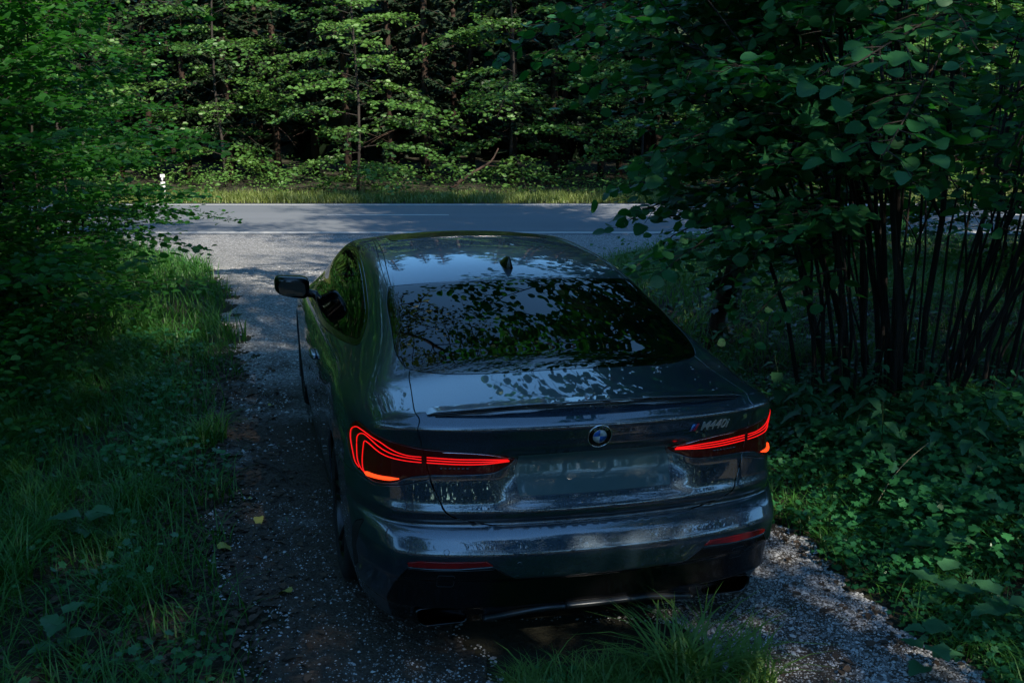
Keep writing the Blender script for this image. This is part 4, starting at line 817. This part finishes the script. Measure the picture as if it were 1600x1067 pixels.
near_branch([(2.5, 8.0, 1.0), (1.9, 7.9, 1.45), (1.45, 7.8, 1.50), (.95, 7.7, 1.36)], 10, .38, .105, hz)
print('hazel leaves', nleaf)

near_branch([(2.5, 8.0, 2.2), (1.7, 7.9, 2.75), (.9, 7.8, 2.75), (.2, 7.8, 2.45)], 10, .38, .10, hz)
# crooked thin stem and ivy-grown stump beside it
g = Geo(); x0 = 2.22; P = spl([(2.48, 8.05, gzf(2.48, 8.05)-.03), (2.36, 8.15, .50), (2.24, 8.15, .92), (2.22, 8.2, 1.25), (2.02, 8.3, 1.62), (1.80, 8.4, 1.95), (1.5, 8.5, 2.6), (1.3, 8.5, 3.4)], 26); tube(g, P, np.linspace(.030, .010, 26), 8)
t_ = empty('crooked_sapling', (0, 0, 0)); tag(t_, 'thin crooked sapling curving up between the stump and the hazel stems', 'sapling'); link('trunk', g.mesh('trunk', True), t_, M['bark'])
for a, b_, r in (([2.23, 8.18, 1.10], [(1.95, 8.1, 1.0), (1.6, 8.0, .80), (1.35, 7.95, .74)], .009), ([2.25, 8.15, .95], [(2.0, 8.2, .82), (1.75, 8.2, .78)], .007), ([2.1, 8.25, 1.5], [(2.5, 8.2, 1.75), (2.8, 8.1, 2.2)], .010)):
    g = Geo(); tube(g, spl([a]+b_, 10), np.linspace(r, r*.3, 10), 5); link('branch', g.mesh('branch', True), t_, M['bark'])
g, w = Geo(), Geo()
for z in (2.2, 2.5, 2.9, 3.2): spray(w, g, (1.55, 8.45, z), (-.8+RNG.normal(0, .5), RNG.normal(0, .6), .1), .8, .085, 9, .07, 'serrate', .008)
link('branches', w.mesh('branches', True), t_, M['bark'])['kind'] = 'stuff'; link('crown', g.mesh('crown'), t_, M['hazel'])['kind'] = 'stuff'
st = empty('tree_stump', (1.70, 8.75, gzf(1.7, 8.75))); tag(st, 'leaning dead stump wrapped in ivy right of the rear window', 'stump')
g = Geo(); P = spl([(0, 0, -.1), (.05, 0, .3), (.13, 0, .62), (.20, 0, .84)], 12); tube(g, P, [.085, .075, .068, .064, .062, .060, .058, .056, .056, .058, .062, .050], 10); link('trunk', g.mesh('trunk', True), st, bark_mat('red_brown_rot', (.03, .012, .008), (.09, .035, .02), 22))
g = Geo(); n = 130; q = RNG.random(n); a = RNG.random(n)*6.28; c = np.stack([np.interp(q, np.linspace(0, 1, 12), P[:, i]) for i in range(3)], 1); o = np.stack([np.cos(a), np.sin(a), .2+0*a], 1); leaves(g, c+o*RNG.uniform(.05, .13, n)[:, None], o+ju(n, .5)-[0, 0, .6], o+ju(n, .3), .075, 'lobed'); link('ivy', g.mesh('ivy'), st, M['ivy'])['kind'] = 'stuff'

# ================================================================ things by the road
g = Geo(); boxg(g, (0, 0, .31), (.09, .08, .62)); po = tag(empty('road_marker_post', (-8.3, 25.3, -.36)), 'white roadside marker post with a black band, beyond the road at the left', 'post'); link('post_body', g.mesh('post_body'), po, mat('white_plastic', (.7, .7, .68), .5))
g = Geo(); boxg(g, (0, -.002, .50), (.096, .086, .10)); link('black_band', g.mesh('black_band'), po, CM['matt']); g = Geo(); boxg(g, (0, -.046, .50), (.04, .006, .08)); link('reflector', g.mesh('reflector'), po, CM['white'])
g = Geo(); tube(g, spl([(-1.6, 27.0, -.25), (-1.0, 27.3, .15), (-.55, 27.4, .42), (-.35, 27.5, .75)], 10), np.linspace(.05, .015, 10), 6); tube(g, [(-.7, 27.35, .33), (-.35, 27.3, .30)], [.015, .006], 4); tag(link('dead_branch', g.mesh('dead_branch', True), None, M['spruce_bark']), 'pale dead branch leaning against the undergrowth at the edge of the far wood', 'branch')
g = Geo(); P = spl([(.02, 9.6, 0), (.0, 9.6, .8), (-.05, 9.6, 1.25), (-.12, 9.62, 1.42)], 14); tube(g, P, np.linspace(.006, .003, 14), 4)

# ================================================================ grass, herbs, litter
def onz(x, y, h=0.): return np.stack([x, y, gz(x, y)+h], 1)
car_keep = lambda x, y: ~((np.abs(track_s(x, y)) < .97) & (((x-.346)*-SY+(y-3.73)*CY) > -.02) & (((x-.346)*-SY+(y-3.73)*CY) < 4.9))
def grass(name, label, x, y, H, W, lean, mt, clump=0.):
    k = car_keep(x, y); x, y = x[k], y[k]; g = Geo(); h = RNG.uniform(.5, 1.1, len(x))*H*(.6+.8*fbm(x, y, .5, 9)); blades(g, onz(x, y, -.01), h, RNG.uniform(*lean, len(x)), W*RNG.uniform(.7, 1.2, len(x)), np.clip(.25+.6*fbm(x, y, .4, 4)+RNG.normal(0, .12, len(x)), 0, 1)); return tag(link(name, g.mesh(name), None, mt), kind='stuff')
def ox(x, y): return gravel_mask(x, y)
def clumpd(sc, lo, hi, seed): return lambda x, y: ss(lo, hi, fbm(x, y, sc, seed))
d = lambda x, y: (ox(x, y) < -.02)*(track_s(x, y) < -1.3)*ss(-5.2, -3.2, x)*(.12+.88*ss(.38, .6, fbm(x, y, .28, 12)))*(.25+.75*ss(.15, .9, -ox(x, y)))
x, y = scatter(120000, -5.2, -.6, 2.4, 9.5, d); grass('long_grass', '', x, y, .26, .0040, (.5, 1.2), M['grass'])
d = lambda x, y: (ox(x, y) < 0)*ss(-7.5, -4.5, x)*(x < 0)*(.2+.8*ss(.4, .55, fbm(x, y, .4, 13)))
x, y = scatter(26000, -7.5, -2.2, 8.8, 18.6, d); grass('verge_grass', '', x, y, .33, .006, (.4, 1.1), M['grass'])
d = lambda x, y: (ox(x, y) < 0)*(.15+.85*ss(.42, .58, fbm(x, y, .2, 14)))
x, y = scatter(46000, -.5, 1.1, 2.8, 4.4, d); grass('middle_grass', '', x, y, .14, .0030, (.5, 1.3), M['sunlit_grass_tone'])
d = lambda x, y: (ox(x, y) < -.05)*(x > .5)*(track_s(x, y) > 1.0)*(.15+.85*ss(.45, .62, fbm(x, y, .4, 15)))
x, y = scatter(44000, .8, 4.2, 2.3, 8.5, d); grass('bank_grass', '', x, y, .22, .0034, (.6, 1.3), M['grass'])
d = lambda x, y: (ox(x, y) < 0)*(x > .3)*(.25+.75*ss(.35, .5, fbm(x, y, .6, 16)))*(1-ss(4.5, 9, x)*.7)
x, y = scatter(42000, .3, 11, 8.0, 18.9, d); grass('meadow_grass', '', x, y, .26, .0065, (.4, 1.0), M['sunlit_grass_tone'])
x, y = scatter(52000, -22, 22, 24.5, 26.9, lambda x, y: .3+.7*ss(26.9, 24.8, y)); grass('far_verge_grass', '', x, y, .24, .010, (.3, .9), M['verge'])
x, y = scatter(3600, -2.5, 2.4, 3.3, 12, lambda x, y: (ox(x, y) > .04)*ss(.57, .7, fbm(x, y, .3, 18))*.9); grass('track_weeds', '', x, y, .06, .003, (.5, 1.2), M['grass'])
def tuft(cx_, cy_, n, H, W, R, lb, lean=(.5, 1.2)):
    a = RNG.random(n)*6.28; r = R*RNG.random(n)**.7; x = cx_+r*np.cos(a); y = cy_+r*np.sin(a); g = Geo(); blades(g, onz(x, y, -.01), H*RNG.uniform(.55, 1.1, n), RNG.uniform(*lean, n), W*RNG.uniform(.7, 1.2, n), np.clip(.75+RNG.normal(0, .15, n), 0, 1), 4); o = link('grass_tuft', g.mesh('grass_tuft'), None, M['sunlit_grass_tone'] if cx_ > 0 else M['grass']); tag(o, lb, 'grass tuft', 'grass tufts near the car')
tuft(.66, 3.60, 190, .40, .0068, .14, 'tallest grass tuft, standing below the right exhaust'); tuft(.92, 3.66, 110, .27, .006, .10, 'smaller grass tuft on the right of the tall one, at the gravel edge')
tuft(.22, 3.50, 150, .20, .0045, .20, 'short yellow-green tuft behind the middle of the bumper'); tuft(-2.25, 4.3, 160, .34, .005, .12, 'long-bladed grass tuft at the lower left beside the leaf litter'); tuft(-2.05, 5.3, 150, .30, .005, .12, 'grass tuft left of the track level with the rear wheel')
tuft(-1.95, 6.4, 150, .30, .005, .13, 'grass tuft left of the track level with the door'); tuft(-2.4, 3.75, 170, .30, .005, .12, 'grass tuft in the lower left corner')
# ground herbs: three-lobed leaves on short stalks
def herbs(name, x, y, hmax, leaf, mt, kind='lobed', stalk=True):
    k = car_keep(x, y); x, y = x[k], y[k]; n = len(x); g = Geo(); h = hmax*RNG.random(n)**.8*(.35+1.1*fbm(x, y, .45, 21)); P = onz(x, y)+np.stack([0*x, 0*x, h], 1); az = RNG.random(n)*6.28; D = np.stack([np.cos(az), np.sin(az), RNG.normal(-.15, .25, n)], 1)
    var = np.clip(.2+.7*fbm(x, y, .3, 22)+RNG.normal(0, .15, n), 0, 1); leaves(g, P, D, np.array([0, -.12, 1.])+ju(n, .32), leaf*RNG.uniform(.6, 1.25, n), kind, var); return tag(link(name, g.mesh(name), None, mt), kind='stuff')
dr = lambda x, y: (ox(x, y) < -.02)*(track_s(x, y) > .8)*(.35+.65*ss(.35, .5, fbm(x, y, .35, 23)))
dr2 = lambda x, y: dr(x, y)*(.12+.88*ss(.36, .52, fbm(x, y, .22, 51)))
x, y = scatter(50000, .8, 4.4, 2.3, 7.6, dr2); herbs('ground_herbs', x, y, .17, .034, M['herb'])
x, y = scatter(7000, 1.8, 4.6, 4.4, 6.6, dr); herbs('bank_herbs', x, y, .34, .055, M['herb'])
dl = lambda x, y: (ox(x, y) < -.05)*(track_s(x, y) < -1.4)*(.04+.96*ss(.56, .68, fbm(x, y, .45, 24)))
x, y = scatter(22000, -5.0, -.9, 3.2, 9.0, dl); herbs('left_herbs', x, y, .18, .040, M['herb'])
x, y = scatter(16000, -5.8, -2.6, 3.6, 11.0, lambda x, y: (ox(x, y) < -.8)*(.2+.8*ss(.4, .6, fbm(x, y, .8, 27)))); herbs('left_brambles', x, y, .95, .062, M['hornbeam'], 'oval')
x, y = scatter(6000, -.45, 1.05, 2.9, 3.75, lambda x, y: (ox(x, y) < 0)*ss(.45, .55, fbm(x, y, .18, 25))); herbs('middle_herbs', x, y, .08, .028, M['herb'])
x, y = scatter(9000, .6, 8, 8.0, 18.5, lambda x, y: (ox(x, y) < 0)*ss(.4, .6, fbm(x, y, .8, 26))); herbs('meadow_herbs', x, y, .35, .07, M['grass'], 'oval')
x, y = scatter(9000, -20, 20, 25.6, 29.5); herbs('far_undergrowth', x, y, .7, .09, M['beech'], 'oval')
x, y = scatter(5000, 2.4, 7.0, 5.5, 10.5, lambda x, y: ss(.45, .6, fbm(x, y, .5, 31))); herbs('hazel_undergrowth', x, y, .12, .06, M['ivy'])
# leaf litter
def litter(name, n, x0, x1, y0, y1, dens, size, mt):
    x, y = scatter(n, x0, x1, y0, y1, dens); k = car_keep(x, y) | (RNG.random(len(x)) < .15); x, y = x[k], y[k]; n = len(x); g = Geo(); az = RNG.random(n)*6.28; leaves(g, onz(x, y, .014+RNG.random(n)[:, None][:, 0]*.012), np.stack([np.cos(az), np.sin(az), RNG.normal(0, .12, n)], 1), np.array([0, 0, 1.])+ju(n, .28), size*RNG.uniform(.5, 1.3, n), 'oval'); return tag(link(name, g.mesh(name), None, mt), kind='stuff')
litter('leaf_litter', 16000, -2.6, 1.6, 3.0, 8.5, lambda x, y: ss(-1.0, -1.35, track_s(x, y))*ss(-2.4, -1.9, track_s(x, y))*.8+.18*ss(.5, .62, fbm(x, y, .25, 33)), .042, M['litter'])
litter('hazel_litter', 9000, 1.5, 5.5, 6.8, 10.5, lambda x, y: ss(.3, .5, fbm(x, y, .5, 34)), .055, M['litter'])
litter('rut_litter', 2600, .6, 2.0, 3.0, 5.5, lambda x, y: ss(.15, -.15, np.abs(ox(x, y))-.1)*.5, .035, M['litter'])
# gravel stones
def stones(name, n, x0, x1, y0, y1, dens, r):
    x, y = scatter(n, x0, x1, y0, y1, dens); n = len(x); tv = np.array([(1, 0, 0), (0, 1, 0), (-1, 0, 0), (0, -1, 0), (0, 0, .8), (0, 0, -.8)], float); tt = np.array([[0, 1, 4], [1, 2, 4], [2, 3, 4], [3, 0, 4]])
    V = tv[None, :5]*(1+RNG.normal(0, .22, (n, 5, 3))); a = RNG.random(n)*6.28; c, s = np.cos(a)[:, None], np.sin(a)[:, None]; X = V[..., 0]*c-V[..., 1]*s*.7; Y = V[..., 0]*s+V[..., 1]*c*.7; rr = (r*RNG.lognormal(0, .35, n))[:, None]
    V = np.stack([X*rr+x[:, None], Y*rr+y[:, None], V[..., 2]*rr*.75+(gz(x, y)+.008)[:, None]], -1); o = (np.arange(n)*5)[:, None, None]; g = Geo(); g.add(V.reshape(-1, 3), T=(tt[None]+o).reshape(-1, 3), a=np.repeat(RNG.random(n)**1.6, 5)); return tag(link(name, g.mesh(name), None, M['stone']), kind='stuff')
stones('gravel_stones', 210000, -1.7, 2.2, 3.0, 5.6, lambda x, y: (ox(x, y) > -.03)*(.10+.90*ss(.38, .62, fbm(x, y, .35, 41))*(.10+.90*ss(.2, .5, track_s(x, y))+.5*ss(3.9, 3.4, y)*ss(-1.1, -.7, track_s(x, y)))*ss(-1.5, -.7, track_s(x, y))), .0058)
stones('rut_stones', 60000, .7, 2.2, 3.0, 5.4, lambda x, y: (ox(x, y) > -.03)*(track_s(x, y) > .3)*(.15+.85*ss(.36, .55, fbm(x, y, .3, 44))), .0072)
stones('track_stones', 60000, -4.2, 1.0, 6.0, 14.5, lambda x, y: (ox(x, y) > 0)*(.10+.9*ss(.35, .6, fbm(x, y, .6, 42)))*ss(4, 9, y), .009)
stones('road_edge_stones', 3200, -8, 8, 18.95, 19.5, lambda x, y: ss(19.5, 18.95, y)*.9, .012)
# fallen yellow leaves, one by one
for i, (px_, py_, s, lb) in enumerate(((-1.43, 4.75, .095, 'yellow fallen leaf left of the rear tyre, largest of the fallen ones'), (-.98, 4.30, .085, 'curled yellow fallen leaf on the dark gravel at the left rear corner of the car'), (-1.32, 5.15, .07, 'small yellow fallen leaf beside the left grass edge'), (-1.72, 7.15, .06, 'faint yellow leaf lying in the grass edge level with the door'), (-1.42, 5.40, .05, 'pale fallen leaf fragment farther up the left litter strip'))):
    g = Geo(); tv, tf, _ = template('serrate'); V = tv*[1, .8, 1]; V[:, 2] += .10*np.sin(V[:, 0]*6)+.05; g.add(V*s, T=tf, a=.5); o = link('fallen_leaf', g.mesh('fallen_leaf'), None, M['yellow_leaf']); o.location = (px_, py_, gzf(px_, py_)+.022); o.rotation_euler = (.1, .1, i*2.2+.5); tag(o, lb, 'leaf', 'yellow leaves fallen on the track')
g = Geo(); tube(g, spl([(-1.55, 6.0, .045), (-1.38, 5.85, .05), (-1.25, 5.62, .04)], 8), np.linspace(.007, .003, 8), 5); tag(link('fallen_twig', g.mesh('fallen_twig', True), None, M['bark']), 'short bare twig lying on the litter left of the car', 'twig')
g = Geo(); tube(g, spl([(1.86, 5.05, .16), (1.95, 5.12, .26), (2.06, 5.2, .34), (2.2, 5.3, .40)], 10), np.linspace(.0035, .002, 10), 5); tag(link('dry_stalk', g.mesh('dry_stalk', True), None, mat('dry_straw', (.16, .15, .09), .8)), 'dry pale stalk leaning in front of the nettles', 'stalk')
# nettles
NM = []
for q in range(3):
    g = Geo(); tv, tf, _ = template('nettle'); g.add(tv, T=tf, a=.15+.35*q); NM.append(g.mesh('leaf'))
NP = [(1.78, 6.25, .52), (1.98, 5.95, .58), (2.16, 6.25, .62), (2.05, 5.62, .55), (2.34, 5.95, .60), (2.28, 5.50, .58), (2.52, 6.20, .60), (2.55, 5.65, .56), (2.45, 5.25, .52), (2.70, 5.35, .50), (1.80, 6.75, .48), (1.62, 7.1, .45), (2.75, 5.95, .55), (2.20, 6.70, .5), (2.62, 4.95, .42), (1.90, 6.5, .5)]
for i, (x, y, h) in enumerate(NP):
    o = empty('nettle_plant', (x, y, gzf(x, y)), i*1.7); tag(o, 'leafy stinging nettle in the dense patch right of the tail light, below the hazel', 'nettle', 'nettles in the patch right of the tail light')
    ln = RNG.normal(0, .06, 2); g = Geo(); P = spl([(0, 0, 0), (ln[0]*.5, ln[1]*.5, h*.5), (ln[0], ln[1]-.04, h)], 8); tube(g, P, np.linspace(.004, .002, 8), 5); link('stem', g.mesh('stem', True), o, M['stem'])
    for j in range(7):
        t = .30+.70*j/6; c = np.array([np.interp(t, np.linspace(0, 1, 8), P[:, k]) for k in range(3)])
        for s in (0, PI):
            a = j*PI/2+s+RNG.normal(0, .15); sz = (.125 if j < 5 else .085 if j == 5 else .05)*RNG.uniform(.8, 1.1); d_ = (math.cos(a), math.sin(a), -.25-.3*(1-t)+(.5 if j == 6 else 0)); leaf_obj('leaf', NM[(i+j) % 3], c+np.array(d_)*.015, d_, (-.2*math.cos(a), -.2*math.sin(a), 1), sz, o, M['nettle'])

# broad-leaved dock plants among the herbs
DL = []
for q in range(2):
    g = Geo(); tv, tf, _ = template('nettle'); V = tv*[1, 1.25, 1.]; V[:, 2] += .05*np.sin(V[:, 0]*9+q)*np.abs(V[:, 1])*3; g.add(V, T=tf, a=.35+.4*q); DL.append(g.mesh('leaf'))
for i, (x, y, s, lb) in enumerate(((1.98, 4.55, .17, 'broad-leaved dock at the right, highest of the docks on the bank'), (1.86, 4.22, .15, 'broad-leaved dock halfway down the right bank'), (2.02, 3.98, .15, 'broad-leaved dock nearest the right picture edge, low on the bank'), (1.62, 3.72, .12, 'small dock at the lower right beside the gravel'),
        (2.35, 4.9, .16, 'broad-leaved dock behind the others under the nettles'), (-2.05, 4.75, .14, 'dock in the grass left of the track, farther up'), (-1.75, 3.72, .12, 'dock in the lower left grass near the leaf litter'), (-2.35, 3.95, .15, 'dock at the lower left picture edge'))):
    o = empty('dock_plant', (x, y, gzf(x, y)), i*1.3); tag(o, lb, 'plant', 'dock plants among the grass and herbs')
    for j in range(6):
        a = j*2.4; h = .05+.03*j; leaf_obj('leaf', DL[j % 2], (.02*math.cos(a), .02*math.sin(a), h), (math.cos(a), math.sin(a), .30), (-.3*math.cos(a), -.3*math.sin(a), 1), s*RNG.uniform(.75, 1.1), o, M['nettle'])
